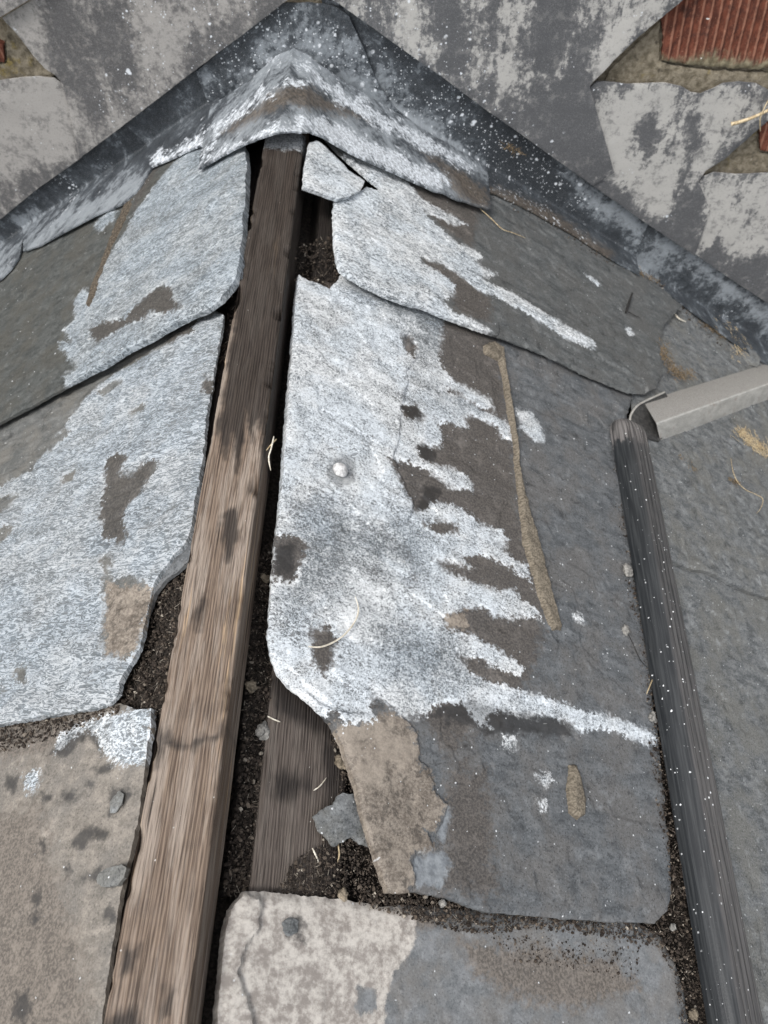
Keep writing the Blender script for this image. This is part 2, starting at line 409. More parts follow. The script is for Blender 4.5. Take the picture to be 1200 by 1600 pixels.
def lead_mat(name, c_dk, c_md, c_lt, patch=0.5, stk=0.3, spot=0.3, whi=(0.62, 0.66, 0.70), rough=0.5, sharp=1.0, mott=1.0, pk=0.19):
    g = G(name)
    vst = g.scale(g.uv, (1, stk, 1))
    big = g.noise(26, 9, 0.72, 0.3, vst); mid = g.noise(120, 8, 0.75, 0.3); fine = g.noise(900, 4, 0.75); sm = g.noise(300, 7, 0.75)
    b2 = g.math('ADD', big, g.math('MULTIPLY', g.math('SUBTRACT', mid, 0.5), 0.65))
    pl = g.math('ADD', b2, g.math('MULTIPLY', g.math('SUBTRACT', g.attr('pale'), g.attr('dark')), pk))
    k = 1.0 / sharp
    col = g.ramp(pl, [(patch - 0.16 * k, c_dk), (patch - 0.03 * k, c_md), (patch + 0.02 * k, tuple(0.5 * a + 0.5 * b for a, b in zip(c_md, c_lt))), (patch + 0.12 * k, c_lt)])
    col = g.mix(g.ss(fine, 0.45, 0.72, 0, 0.35), col, g.mix(0.5, col, (0.42, 0.42, 0.43)))
    col = g.mix(g.ss(fine, 0.5, 0.3, 0, 0.4), col, g.mix(0.3, col, (0.02, 0.02, 0.022)))
    col = g.mix(g.ss(sm, 0.57, 0.68, 0, 0.6 * mott), col, g.mix(0.35, col, (0.02, 0.02, 0.022)))
    col = g.mix(g.ss(sm, 0.42, 0.32, 0, 0.4 * mott), col, g.mix(0.5, col, c_lt))
    mo = g.noise(48, 9, 0.78, 0.2)
    col = g.mix(g.ss(mo, 0.50, 0.36, 0, 0.85 * mott), col, g.mix(0.65, col, c_dk))
    col = g.mix(g.ss(mo, 0.53, 0.66, 0, 0.5 * mott), col, g.mix(0.4, col, c_lt))
    df = g.ss(g.math('ADD', g.attr('dirt'), g.math('MULTIPLY', g.math('SUBTRACT', mid, 0.5), 0.7)), 0.40, 0.64)
    col = g.mix(g.math('MULTIPLY', df, 0.85), col, g.mix(g.ss(g.noise(300, 6, 0.75), 0.34, 0.66), (0.045, 0.037, 0.03), (0.15, 0.125, 0.1)))
    w0 = g.attr('white'); en = g.noise(90, 9, 0.76, 0.5); wn = g.noise(260, 8, 0.78, 0.4)
    wv = g.math('ADD', w0, g.math('ADD', g.math('MULTIPLY', g.math('SUBTRACT', en, 0.5), 1.25), g.math('MULTIPLY', g.math('SUBTRACT', wn, 0.5), 0.6)))
    wf = g.ss(wv, 0.44, 0.64)
    wc = g.ramp(wn, [(0.36, tuple(0.34 * a for a in whi)), (0.48, tuple(0.75 * a for a in whi)), (0.60, tuple(1.12 * a for a in whi))])
    col = g.mix(g.math('MULTIPLY', wf, 0.94), col, wc)
    sp = g.math('MAXIMUM', g.spots(60, 0.36, spot * 0.7), g.math('MAXIMUM', g.spots(130, 0.44, spot * 1.2), g.spots(330, 0.5, spot * 1.6)))
    sp = g.math('MULTIPLY', sp, g.ss(g.math('ADD', g.noise(16, 5, 0.7), g.math('MULTIPLY', g.math('SUBTRACT', g.attr('tan'), 0.5), 0.22)), 0.46, 0.56, 0.03, 1.0))
    col = g.mix(sp, col, (0.66, 0.69, 0.72))
    hh = g.math('ADD', g.math('MULTIPLY', mid, 0.7), g.math('MULTIPLY', g.ss(w0, 0.44, 0.6), g.math('MULTIPLY', wn, 1.5)))
    return g.done(col, g.mix(wf, (rough,) * 3, (0.85,) * 3), g.bump(hh, 0.5, 0.0008), spec=0.4)

def wood_mat(name, c1, c2, c3, cdark=(0.018, 0.015, 0.0135), raw=(0.46, 0.33, 0.21)):
    g = G(name)                                   # uv: u across, v along the grain
    gv = g.scale(g.uv, (1, 0.03, 1)); gv2 = g.scale(g.uv, (1, 0.09, 1))
    gr = g.noise(520, 7, 0.72, 0.15, gv); gr2 = g.noise(1300, 4, 0.75, 0.0, gv); wide = g.noise(90, 7, 0.68, 0.4, gv2); bl = g.noise(28, 7, 0.7)
    sx = g.n('ShaderNodeSeparateXYZ'); g.l(g.uv, sx.inputs[0])
    ring = g.math('ADD', g.math('MULTIPLY', sx.outputs[0], 2 * math.pi / 0.0026), g.math('MULTIPLY', wide, 14.0))
    ring = g.math('MULTIPLY_ADD' if False else 'MULTIPLY', g.math('ADD', g.math('SINE', ring), 1.0), 0.5)
    lines = g.math('ADD', g.math('MULTIPLY', gr, 0.75), g.math('MULTIPLY', ring, 0.25))
    col = g.mix(g.ss(lines, 0.26, 0.66), c1, c2)
    col = g.mix(g.ss(wide, 0.44, 0.62, 0, 0.75), col, c3)
    col = g.mix(g.ss(gr2, 0.5, 0.3, 0, 0.6), col, tuple(0.4 * a for a in c1))
    col = g.mix(g.ss(bl, 0.52, 0.70, 0, 0.4), col, g.mix(0.5, col, (0.06, 0.05, 0.045)))
    rawf = g.math('ADD', g.attr('pale'), g.math('MULTIPLY', g.math('SUBTRACT', g.noise(240, 5, 0.7, 0.2, gv), 0.5), 1.6))
    col = g.mix(g.ss(rawf, 0.58, 0.78, 0, 0.8), col, g.mix(g.ss(gr, 0.36, 0.64), tuple(0.45 * a for a in raw), raw))
    crk = g.ss(g.noise(330, 3, 0.5, 0.15, g.scale(g.uv, (1, 0.018, 1))), 0.36, 0.27)
    col = g.mix(g.math('MULTIPLY', crk, 0.85), col, (0.016, 0.013, 0.011))
    ed = g.noise(110, 7, 0.7, 0, gv2)
    kf = g.ss(g.math('ADD', g.attr('dark'), g.math('MULTIPLY', g.math('SUBTRACT', ed, 0.5), 0.7)), 0.3, 0.66)
    col = g.mix(g.math('MULTIPLY', kf, 0.86), col, g.mix(g.ss(lines, 0.34, 0.7), tuple(0.55 * a for a in cdark), tuple(1.6 * a for a in cdark)))
    wf = g.ss(g.math('ADD', g.attr('white'), g.math('MULTIPLY', g.math('SUBTRACT', g.noise(200, 7, 0.75), 0.5), 0.8)), 0.45, 0.65)
    col = g.mix(g.math('MULTIPLY', wf, 0.8), col, g.mix(g.ss(g.noise(400, 5, 0.75), 0.35, 0.65), (0.16, 0.17, 0.18), (0.52, 0.54, 0.55)))
    col = g.mix(g.math('MULTIPLY', g.spots(45, 0.09, 0.35, gv2), 0.85), col, (0.02, 0.016, 0.013))
    sp = g.spots(240, 0.2, 0.07); col = g.mix(sp, col, (0.45, 0.43, 0.40))
    hh = g.math('ADD', g.math('MULTIPLY', gr, 0.9), g.math('SUBTRACT', g.math('ADD', g.math('MULTIPLY', gr2, 0.4), g.math('MULTIPLY', ring, 0.25)), g.math('MULTIPLY', crk, 1.0)))
    return g.done(col, g.mix(kf, (0.8,) * 3, (0.65,) * 3), g.bump(hh, 0.9, 0.0011), spec=0.25)

def grit_mat(name, stops, spec=0.25, sc=700):
    g = G(name); t = g.attr('tone')
    n = g.noise(sc, 5, 0.7); col = g.ramp(t, stops)
    col = g.mix(g.ss(n, 0.35, 0.7, 0, 0.6), col, g.mix(0.5, col, (0.02, 0.016, 0.013)))
    return g.done(col, 0.9, g.bump(n, 0.6, 0.0008), spec=spec)
def plain_mat(name, c1, c2, sc=200, rough=0.8, bump=0.5, stops=(0.35, 0.68), dist=0.0008):
    g = G(name); n = g.noise(sc, 7, 0.68, 0.2)
    return g.done(g.mix(g.ss(n, stops[0], stops[1]), c1, c2), rough, g.bump(n, bump, dist))

M = {}
M['slate_r'] = slate_mat('weathered_slate', (0.074, 0.080, 0.085), (0.128, 0.135, 0.140), (0.118, 0.116, 0.113), wsc=420, wstretch=0.75, worm=0.16, wbias=0.09, whi=(0.72, 0.745, 0.76))
M['slate_l'] = slate_mat('wrinkled_slate', (0.075, 0.078, 0.075), (0.125, 0.126, 0.12), (0.13, 0.125, 0.112), wsc=330, wstretch=0.30, wdist=1.0, wbias=-0.09, whi=(0.43, 0.455, 0.475), worm=0.36, dirtc=((0.030, 0.028, 0.026), (0.092, 0.083, 0.074)))
M['slate_u'] = slate_mat('frosted_slate', (0.062, 0.067, 0.068), (0.115, 0.120, 0.119), (0.092, 0.093, 0.09), wsc=360, wbias=0.05, whi=(0.70, 0.725, 0.74), wstretch=0.5, wdist=0.6, worm=0.24)
M['slate_f'] = slate_mat('dull_frosted_slate', (0.042, 0.046, 0.044), (0.080, 0.084, 0.080), (0.065, 0.064, 0.056), wsc=330, wbias=-0.07, wstretch=0.42, wdist=0.7, worm=0.26, whi=(0.43, 0.46, 0.48), dirtc=((0.030, 0.028, 0.026), (0.092, 0.083, 0.074)))
M['slate_b'] = slate_mat('sandy_slate', (0.15, 0.135, 0.115), (0.235, 0.21, 0.18), (0.15, 0.138, 0.122), spot=0.05, lichen=0.35, stretch=0.7, palec=((0.26, 0.24, 0.21), (0.5, 0.47, 0.43)),
                         dirtc=((0.075, 0.064, 0.054), (0.18, 0.155, 0.13)), contrast=0.7, wbias=-0.06)
M['slate_m'] = slate_mat('marbled_slate', (0.13, 0.138, 0.142), (0.20, 0.207, 0.212), (0.165, 0.16, 0.152), spot=0.05, stretch=0.6, palec=((0.25, 0.222, 0.198), (0.55, 0.515, 0.465)), contrast=0.55,
                         dirtc=((0.085, 0.072, 0.06), (0.20, 0.172, 0.145)))
M['slate_g'] = slate_mat('grey_slate', (0.078, 0.084, 0.087), (0.175, 0.182, 0.183), (0.14, 0.14, 0.13), spot=0.18, stretch=0.5)
M['lead_c'] = lead_mat('lead_sheet', (0.09, 0.088, 0.088), (0.18, 0.172, 0.163), (0.33, 0.315, 0.295), patch=0.50, stk=0.4, spot=0.25, sharp=1.3)
M['lead_r'] = lead_mat('streaked_lead_sheet', (0.088, 0.090, 0.094), (0.15, 0.15, 0.15), (0.43, 0.42, 0.395), patch=0.565, stk=0.28, spot=0.25, sharp=1.7)
M['lead_d'] = lead_mat('dark_lead', (0.022, 0.027, 0.032), (0.052, 0.061, 0.070), (0.25, 0.275, 0.295), patch=0.585, stk=0.8, spot=0.6, sharp=0.85, rough=0.42, mott=0.35, pk=0.24)
M['wood'] = wood_mat('weathered_timber', (0.085, 0.060, 0.045), (0.205, 0.155, 0.117), (0.30, 0.252, 0.21))
M['wood_g'] = wood_mat('grey_timber', (0.06, 0.048, 0.04), (0.125, 0.104, 0.09), (0.15, 0.128, 0.11))
M['wood_k'] = wood_mat('damp_timber', (0.028, 0.024, 0.022), (0.065, 0.055, 0.05), (0.05, 0.043, 0.04))
M['soil'] = plain_mat('dark_soil', (0.011, 0.009, 0.007), (0.05, 0.04, 0.032), 350, 0.95, 0.9, dist=0.002)
M['grit'] = grit_mat('grit', [(0.0, (0.014, 0.011, 0.009)), (0.5, (0.048, 0.037, 0.029)), (0.82, (0.13, 0.105, 0.082)), (0.97, (0.40, 0.36, 0.30))])
M['mortar'] = plain_mat('old_mortar', (0.085, 0.071, 0.053), (0.215, 0.185, 0.142), 560, 0.92, 0.6, stops=(0.3, 0.72), dist=0.0009)
M['mortar_k'] = plain_mat('mossy_mortar', (0.03, 0.025, 0.018), (0.14, 0.112, 0.083), 330, 0.95, 0.6, dist=0.001)
M['straw'] = plain_mat('dry_straw', (0.30, 0.22, 0.12), (0.60, 0.50, 0.33), 300, 0.7, 0.3)
M['straw_w'] = plain_mat('pale_straw', (0.5, 0.45, 0.36), (0.74, 0.70, 0.60), 300, 0.6, 0.3)
M['twig'] = plain_mat('black_twig', (0.01, 0.01, 0.01), (0.03, 0.028, 0.026), 300, 0.7, 0.5)
M['plastic'] = plain_mat('black_scrap', (0.008, 0.008, 0.008), (0.05, 0.05, 0.05), 240, 0.35, 1.0, dist=0.003)
M['moss'] = plain_mat('dead_moss', (0.05, 0.035, 0.02), (0.26, 0.19, 0.11), 500, 0.95, 0.7)
M['stone'] = plain_mat('stone_chip', (0.10, 0.097, 0.09), (0.29, 0.278, 0.255), 300, 0.85, 0.7)
M['nail'] = plain_mat('crusted_nail', (0.36, 0.355, 0.35), (0.74, 0.74, 0.73), 260, 0.8, 0.7)
M['tan'] = plain_mat('tan_pebble', (0.10, 0.082, 0.058), (0.27, 0.225, 0.165), 300, 0.85, 0.7)

# ------------------------------------------------------------------ setting
def deck():
    V, Fc = [], []
    n = 40
    xs = np.linspace(-1.6, 1.6, 2 * n + 1); ys = np.linspace(-0.5, YW + 0.25, 60)
    for y in ys:
        for x in xs: V.append((x, y, ZR - 0.045 - abs(x) * math.tan(TH) + 0.002 * fbm(np.array([x * 30]), np.array([y * 30]), 5)[0]))
    m = len(xs)
    for j in range(len(ys) - 1):
        for i in range(m - 1): Fc.append([j * m + i, j * m + i + 1, (j + 1) * m + i + 1, (j + 1) * m + i])
    V = np.array(V)
    return tag(link_mesh('roof_deck', V, Fc, M['soil'], uv=V[:, :2]), kind='structure')
deck()

# ------------------------------------------------------------------ brick wall
def quad_wall():
    root = empty('brick_wall', (0, YW, -0.3))
    tag(root, 'brick and mortar wall behind the stepped lead, seen in the gaps at the top corners', 'wall')
    V, Fc = [], []
    xs = np.linspace(-1.7, 2.0, 150); zs = np.linspace(-1.2, 0.75, 80)
    for z in zs:
        for x in xs: V.append((x, YW + 0.004 + 0.002 * fbm(np.array([x * 40]), np.array([z * 40]), 8)[0], z))
    m = len(xs)
    for j in range(len(zs) - 1):
        for i in range(m - 1): Fc.append([j * m + i, j * m + i + 1, (j + 1) * m + i + 1, (j + 1) * m + i])
    V = np.array(V)
    link_mesh('mortar_joint', V, Fc, M['wallmortar'], root, uv=V[:, [0, 2]])
    gro = lambda u, v, sd: -0.0040 * smooth(0.1, 0.8, 0.5 + 0.5 * np.sin((u + 0.13 * v) / 0.0118 * 2 * math.pi)) * smooth(0.0, 0.02, sd) + 0.0008 * fbm(u * 200, v * 60, 4, 3)
    slab('brick', [(1034, 22), (1036, 60), (1034, 96), (1080, 103), (1130, 106), (1180, 108), (1300, 112), (1330, -80), (1045, -80)], FW, 0.006, M['brick'], 0.010, 0.0022, rag=0.0016,
         edge=(0.002, 0.004), hfun=gro, parent=root, seed=31, masks={'dirt': {'p': [[(1030, 92), (1060, 96), (1100, 88), (1140, 92), (1200, 98), (1300, 100), (1300, 140), (1030, 140)]], 'rng': 0.03, 'warp': 0.006}})
    slab('brick', [(948, 120), (955, 108), (985, 80), (1032, 34), (1031, 60), (1029, 97), (1080, 108), (1130, 112), (1180, 114), (1300, 120), (1300, 160), (940, 150)], FW, 0.003, M['wallmortar'], 0.008, 0.003,
         rag=0.0016, parent=root, seed=32)
    slab('brick', [(1186, 196), (1188, 236), (1300, 246), (1300, 180)], FW, 0.006, M['brick'], 0.010, 0.0025, rag=0.0016, hfun=gro, parent=root, seed=33)
    slab('brick', [(1080, 290), (1110, 205), (1182, 190), (1184, 240), (1300, 252), (1300, 300)], FW, 0.002, M['wallmortar'], 0.006, 0.003, rag=0.0016, parent=root, seed=36)
    slab('brick', [(-120, 10), (4, 70), (6, 98), (-120, 92)], FW, 0.006, M['brick'], 0.010, 0.003, rag=0.0016, parent=root, seed=34)
    slab('brick', [(9, 36), (10, 100), (-60, 104), (-60, 150), (30, 150), (80, 128), (84, 112), (40, 40)], FW, 0.004, M['wallmortar_y'], 0.010, 0.0025, rag=0.002, relief=(0.0025, 60, 1), parent=root, seed=35)
def brick_mat():
    g = G('red_brick'); n = g.noise(160, 7, 0.7, 0.2, g.scale(g.uv, (1, 0.4, 1))); f = g.noise(600, 4, 0.7)
    col = g.mix(g.ss(n, 0.32, 0.68), (0.080, 0.025, 0.015), (0.175, 0.055, 0.031))
    sx = g.n('ShaderNodeSeparateXYZ'); uvn = g.n('ShaderNodeUVMap'); g.l(uvn.outputs[0], sx.inputs[0])
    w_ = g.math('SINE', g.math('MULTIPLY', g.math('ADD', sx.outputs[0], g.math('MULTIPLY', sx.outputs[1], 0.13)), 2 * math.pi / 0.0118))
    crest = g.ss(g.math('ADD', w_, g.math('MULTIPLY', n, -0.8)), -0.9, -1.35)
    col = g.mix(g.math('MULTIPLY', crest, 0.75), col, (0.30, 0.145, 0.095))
    col = g.mix(g.ss(g.noise(40, 5, 0.6), 0.55, 0.7, 0, 0.7), col, (0.05, 0.022, 0.018))
    col = g.mix(g.ss(f, 0.6, 0.75, 0, 0.4), col, (0.45, 0.25, 0.17))
    df = g.ss(g.math('ADD', g.attr('dirt'), g.math('MULTIPLY', g.math('SUBTRACT', n, 0.5), 0.7)), 0.35, 0.62)
    col = g.mix(df, col, g.mix(g.ss(g.noise(120, 6, 0.7), 0.35, 0.65), (0.10, 0.085, 0.05), (0.24, 0.21, 0.14)))
    sp = g.spots(120, 0.2, 0.12); col = g.mix(sp, col, (0.6, 0.58, 0.55))
    return g.done(col, 0.85, g.bump(g.math('ADD', n, g.math('MULTIPLY', f, 0.4)), 0.6, 0.0012))
def wm(name, y):
    g = G(name); n = g.noise(110, 8, 0.7, 0.2); f = g.noise(500, 5, 0.7)
    col = g.mix(g.ss(n, 0.3, 0.7), (0.11, 0.092, 0.062), (0.27, 0.235, 0.175))
    col = g.mix(g.ss(g.noise(45, 5, 0.6), 0.56 - y, 0.72 - y, 0, 0.7), col, g.mix(g.ss(f, 0.3, 0.7), (0.09, 0.07, 0.015), (0.30, 0.22, 0.05)))
    col = g.mix(g.ss(g.noise(70, 5, 0.6), 0.57, 0.7, 0, 0.7), col, (0.035, 0.028, 0.02))
    col = g.mix(g.spots(110, 0.18, 0.12), col, (0.6, 0.6, 0.58))
    return g.done(col, 0.95, g.bump(g.math('ADD', n, g.math('MULTIPLY', f, 0.6)), 0.8, 0.002))
M['brick'] = brick_mat(); M['wallmortar'] = wm('sandy_mortar', -0.02); M['wallmortar_y'] = wm('lichen_mortar', 0.06)
quad_wall()

# ------------------------------------------------------------------ lead on the wall
def wavy(amp, seed): return lambda u, v, sd: amp * fbm(u * 9, v * 9, seed, 3)
def step_lead(outline, h, label, mat, seed, masks, rag=0.0004):
    o = slab('lead_flashing', outline, FW, h, mat, 0.0028, 0.0045, masks=masks, rag=rag, edge=(0.0006, 0.002), relief=(0.0014, 18, 1), fine=0.0001, lift=wavy(0.002, seed), seed=seed)
    return tag(o, label, 'lead flashing', 'stepped lead cover flashings on the wall')
step_lead([(3, 28), (30, 58), (52, 88), (70, 108), (86, 118), (97, 131), (104, 160), (112, 190), (118, 225), (124, 247), (190, 198), (250, 152), (312, 104), (350, 76), (400, 38), (446, 3), (500, -40), (85, -40), (53, -2)],
          0.020, 'large left lead flashing with dark streaks, running up to the apex', M['lead_c'], 41,
          {'pale': [[(10, 28), (55, 0), (65, 40), (80, 70), (75, 110), (50, 85)], [(216, 0), (330, 0), (320, 40), (300, 90), (260, 110), (230, 60)]],
           'tan': {'p': [[(240, 0), (450, 0), (400, 40), (300, 110), (230, 160), (180, 190), (200, 120)]], 'rng': 0.05}, 'dark': [[(64, 0), (200, 0), (215, 70), (215, 125), (180, 140), (150, 110), (100, 100), (85, 60)], [(110, 110), (150, 120), (200, 150), (150, 190), (120, 160)], [(320, 40), (420, 0), (440, 0), (340, 80), (290, 110)]]})
step_lead([(-170, 110), (-60, 122), (0, 126), (30, 122), (60, 120), (85, 123), (97, 131), (120, 140), (150, 205), (128, 246), (60, 294), (0, 343), (-90, 410), (-170, 470)],
          0.015, 'pale lead flashing at the left edge, one step below the streaked one', M['lead_c'], 42,
          {'pale': [[(-170, 130), (90, 125), (110, 200), (100, 240), (40, 260), (-170, 330)]], 'dark': [[(-40, 300), (60, 260), (90, 265), (0, 340)]]})
step_lead([(-80, 70), (2, 26), (52, -4), (95, -50), (-80, -50)], 0.030, 'small grey lead corner in the top left of the picture', M['lead_c'], 43, {})
step_lead([(520, 0), (560, 28), (600, 56), (650, 92), (700, 127), (750, 165), (800, 200), (850, 236), (890, 264), (926, 290), (960, 270), (940, 200), (921, 136), (928, 126), (945, 110), (960, 93), (1000, 56), (1040, 23), (1068, 0), (1110, -45), (455, -45)],
          0.020, 'dark streaked lead flashing right of the apex, below the red brick', M['lead_r'], 44,
          {'pale': [[(600, 0), (688, 0), (690, 90), (655, 86), (600, 54)], [(722, -10), (765, -10), (750, 60), (765, 110), (735, 120), (728, 60)], [(785, 90), (815, 100), (815, 160), (790, 160)], [(1050, 0), (1000, 45), (955, 90), (930, 120), (925, 105), (960, 60), (1000, 0)]],
           'tan': {'p': [[(520, 0), (760, 0), (780, 120), (840, 220), (700, 125)]], 'rng': 0.05}, 'dark': [[(688, 0), (725, 0), (725, 90), (700, 110)], [(830, 150), (920, 130), (925, 290), (840, 225)], [(850, 0), (900, 0), (900, 60), (860, 100)]]})
step_lead([(900, 150), (922, 136), (932, 128), (945, 128), (980, 132), (1010, 131), (1040, 130), (1065, 136), (1080, 145), (1095, 147), (1114, 139), (1130, 131), (1155, 128), (1182, 131), (1215, 150), (1205, 185), (1170, 216), (1130, 251), (1102, 268), (1092, 284), (1110, 330), (1086, 400), (1040, 369), (1000, 342), (926, 290), (900, 272)],
          0.015, 'white blotched lead flashing with a curled top edge on the right', M['lead_r'], 45,
          {'pale': {'p': [[(922, 150), (990, 138), (1060, 140), (1090, 160), (1180, 135), (1190, 180), (1110, 255), (1080, 290), (1060, 270), (1055, 330), (1035, 335), (1000, 322), (975, 300), (950, 270), (925, 265), (918, 200)],
                           ('-', [(1000, 200), (1018, 180), (1026, 205), (1012, 240)]), ('-', [(1072, 178), (1100, 182), (1094, 230), (1076, 245)]), ('-', [(1036, 235), (1062, 225), (1056, 268), (1040, 262)])], 'rng': 0.015, 'warp': 0.006},
           'dark': [[(1070, 290), (1090, 300), (1086, 400), (1060, 380)], [(920, 270), (960, 300), (1040, 360), (1000, 342)], [(1000, 195), (1012, 188), (1022, 210), (1008, 230)], [(1048, 165), (1062, 160), (1068, 185), (1052, 190)], [(1074, 180), (1098, 182), (1094, 215), (1082, 235), (1072, 215)], [(1062, 270), (1082, 250), (1080, 300), (1062, 320)]]})
step_lead([(1075, 310), (1088, 292), (1099, 276), (1116, 270), (1150, 273), (1200, 271), (1330, 268), (1330, 560), (1250, 508), (1200, 474), (1150, 442), (1110, 414), (1075, 390)],
          0.011, 'lowest lead flashing at the right edge, white blotch over dark grey', M['lead_r'], 46,
          {'pale': {'p': [[(1085, 310), (1110, 285), (1200, 280), (1330, 285), (1330, 420), (1240, 420), (1190, 395), (1165, 408), (1120, 375), (1105, 388), (1085, 350)]], 'rng': 0.015, 'warp': 0.006},
           'dark': [[(1080, 385), (1200, 430), (1330, 500), (1330, 560), (1200, 474)]]})

# ------------------------------------------------------------------ lead dressed on to the roof
def poly_at(px, n):
    px = np.asarray(px, float); d = np.r_[0, np.cumsum(np.linalg.norm(np.diff(px, axis=0), axis=1))]
    if (np.diff(px[:, 0]) > 0).all(): d = px[:, 0] - px[0, 0]
    t = np.linspace(0, d[-1], n); return np.stack([np.interp(t, d, px[:, 0]), np.interp(t, d, px[:, 1])], 1)
def lead_loft(top, bot, fold=None, n=150, mat=None, off=0.006, hw=0.004, seed=1, masks=None, rows=(26, 40), label='', thick=0.0025, name='lead_soaker', wob=0.0012, cat='lead', group=None):
    tp = poly_at(top, n); bp = poly_at(bot, n)
    T = FW.P(*hit(tp, FW, hw).T, hw); B = hit_env(bp, off)
    if fold is not None:
        fp = poly_at(fold, n); Fd = FW.P(*hit(fp, FW, hw).T, hw)
    else:
        x = T[:, 0] * 0.45 + B[:, 0] * 0.55
        Fd = np.stack([x, np.full(n, YW - hw), env(x, off)], 1)
    B[:, 1] = np.minimum(B[:, 1], YW - hw - 0.004)
    Fd[:, 2] = np.minimum(Fd[:, 2], T[:, 2] - 0.004)
    R = []
    for k in range(rows[0]): t = k / rows[0]; R.append(T * (1 - t) + Fd * t)
    for k in range(rows[1] + 1): t = k / rows[1]; R.append(Fd * (1 - t) + B * t)
    R = np.array(R)                                        # rows x n x 3
    for _ in range(5):                                     # round the fold
        a, b = rows[0] - 5, rows[0] + 6
        R[a:b] = (R[a - 1:b - 1] + 2 * R[a:b] + R[a + 1:b + 1]) / 4
    q = R.reshape(-1, 3)
    over = env(q[:, 0], off) - q[:, 2]
    q[:, 2] += np.maximum(over, 0) * (q[:, 1] < YW - 0.02)
    wv = wob * fbm(q[:, 0] * 30, (q[:, 1] - q[:, 2]) * 30, seed, 4)
    q[:, 2] += wv; q[:, 1] -= np.abs(wv)
    m = len(R); px, dep = project(q)
    at = {}
    for kx in ('white', 'dirt', 'dark', 'pale', 'tan'):
        at[kx] = np.zeros(len(q))
        if kx in (masks or {}):
            mm = masks[kx]; opt = {}
            if isinstance(mm, dict): opt = {k2: v2 for k2, v2 in mm.items() if k2 != 'p'}; mm = mm['p']
            at[kx] = field(px / 1000.0, mm, lambda p: np.asarray(p, float) / 1000.0, seed=seed + len(kx), **opt)
    idx = np.arange(m * n).reshape(m, n)
    Fc = [[idx[j, i], idx[j + 1, i], idx[j + 1, i + 1], idx[j, i + 1]] for j in range(m - 1) for i in range(n - 1)]
    # thickness: a second sheet just behind the first, joined round the rim
    g = R
    nr = np.cross(np.gradient(g, axis=1), np.gradient(g, axis=0)); nr /= np.linalg.norm(nr, axis=2, keepdims=True) + 1e-12
    if nr[m - 1, n // 2, 2] < 0: nr = -nr; Fc = [f[::-1] for f in Fc]
    flip = nr is not None
    low = (g - nr * thick).reshape(-1, 3); o2 = m * n
    Fc += [[f[3] + o2, f[2] + o2, f[1] + o2, f[0] + o2] for f in Fc]
    rim = list(idx[0, :]) + list(idx[1:, -1]) + list(idx[-1, -2::-1]) + list(idx[-2:0:-1, 0])
    for i in range(len(rim)):
        a, b = rim[i], rim[(i + 1) % len(rim)]; Fc.append([b, a, a + o2, b + o2])
    V = np.vstack([q, low])
    uv = np.stack([q[:, 0], q[:, 2] - q[:, 1]], 1); uv = np.vstack([uv, uv])
    at = {k: np.r_[a, a] for k, a in at.items()}
    return tag(link_mesh(name, V, Fc, mat, attrs=at, uv=uv), label, cat, group)

GS = 'lead soakers turned up against the wall'
lead_loft([(-120, 425), (0, 333), (6, 330)], [(-120, 495), (-60, 462), (0, 436), (16, 420), (30, 402)], n=50, mat=M['lead_d'], off=0.004, hw=0.002, seed=51, label='short dark lead soaker at the far left edge', group=GS, cat='lead soaker', masks={'pale': [[(-60, 400), (20, 390), (20, 440), (-60, 450)]]})
lead_loft([(-6, 336), (60, 284), (125, 236), (196, 184)], [(36, 392), (60, 384), (112, 356), (150, 336), (190, 318), (212, 300), (238, 262)], n=130, mat=M['lead_d'], off=0.006, hw=0.003, seed=52,
          label='dark lead soaker with pale grey lower band, left of the brown mortar line', group=GS, cat='lead soaker',
          masks={'dark': [[(186, 190), (198, 196), (242, 264), (230, 264)]], 'pale': [[(30, 395), (80, 340), (130, 310), (180, 300), (230, 255), (225, 290), (190, 320), (110, 358)], [(0, 350), (50, 335), (40, 365), (15, 375)]]})
lead_loft([(190, 190), (250, 142), (318, 92)], [(234, 262), (262, 250), (290, 236), (312, 228), (338, 214)], n=110, mat=M['lead_d'], off=0.009, hw=0.007, seed=53,
          label='dark lead soaker between the two left seams, white along its foot', group=GS, cat='lead soaker',
          masks={'dark': [[(308, 98), (322, 92), (344, 200), (330, 215)]], 'white': {'p': [[(234, 248), (250, 236), (262, 240), (300, 218), (325, 200), (340, 204), (340, 216), (300, 234), (265, 250), (240, 264)]], 'rng': 0.02, 'warp': 0.006}})
lead_loft([(500, -8), (560, 20), (690, 108), (800, 186), (900, 258), (1016, 340)], [(560, 230), (640, 262), (740, 292), (775, 303), (830, 328), (900, 368), (955, 404), (1000, 430)], n=170, mat=M['lead_d'], off=0.006, hw=0.003, seed=54,
          label='long dark lead soaker sprayed with white dots, right of the saddle', group=GS, cat='lead soaker',
          masks={'tan': {'p': [[(540, 10), (700, 110), (800, 190), (870, 300), (850, 340), (740, 290), (600, 150)]], 'rng': 0.05}, 'pale': [[(560, 100), (620, 150), (700, 210), (740, 250), (640, 210), (570, 160)], [(880, 262), (920, 290), (1015, 352), (998, 378), (940, 340), (900, 310)]], 'dark': [[(760, 180), (860, 250), (880, 300), (960, 370), (900, 350), (780, 270)]],
                 'dirt': {'p': [[(750, 285), (800, 300), (870, 335), (960, 395), (950, 410), (850, 350), (760, 310)]], 'rng': 0.03}})
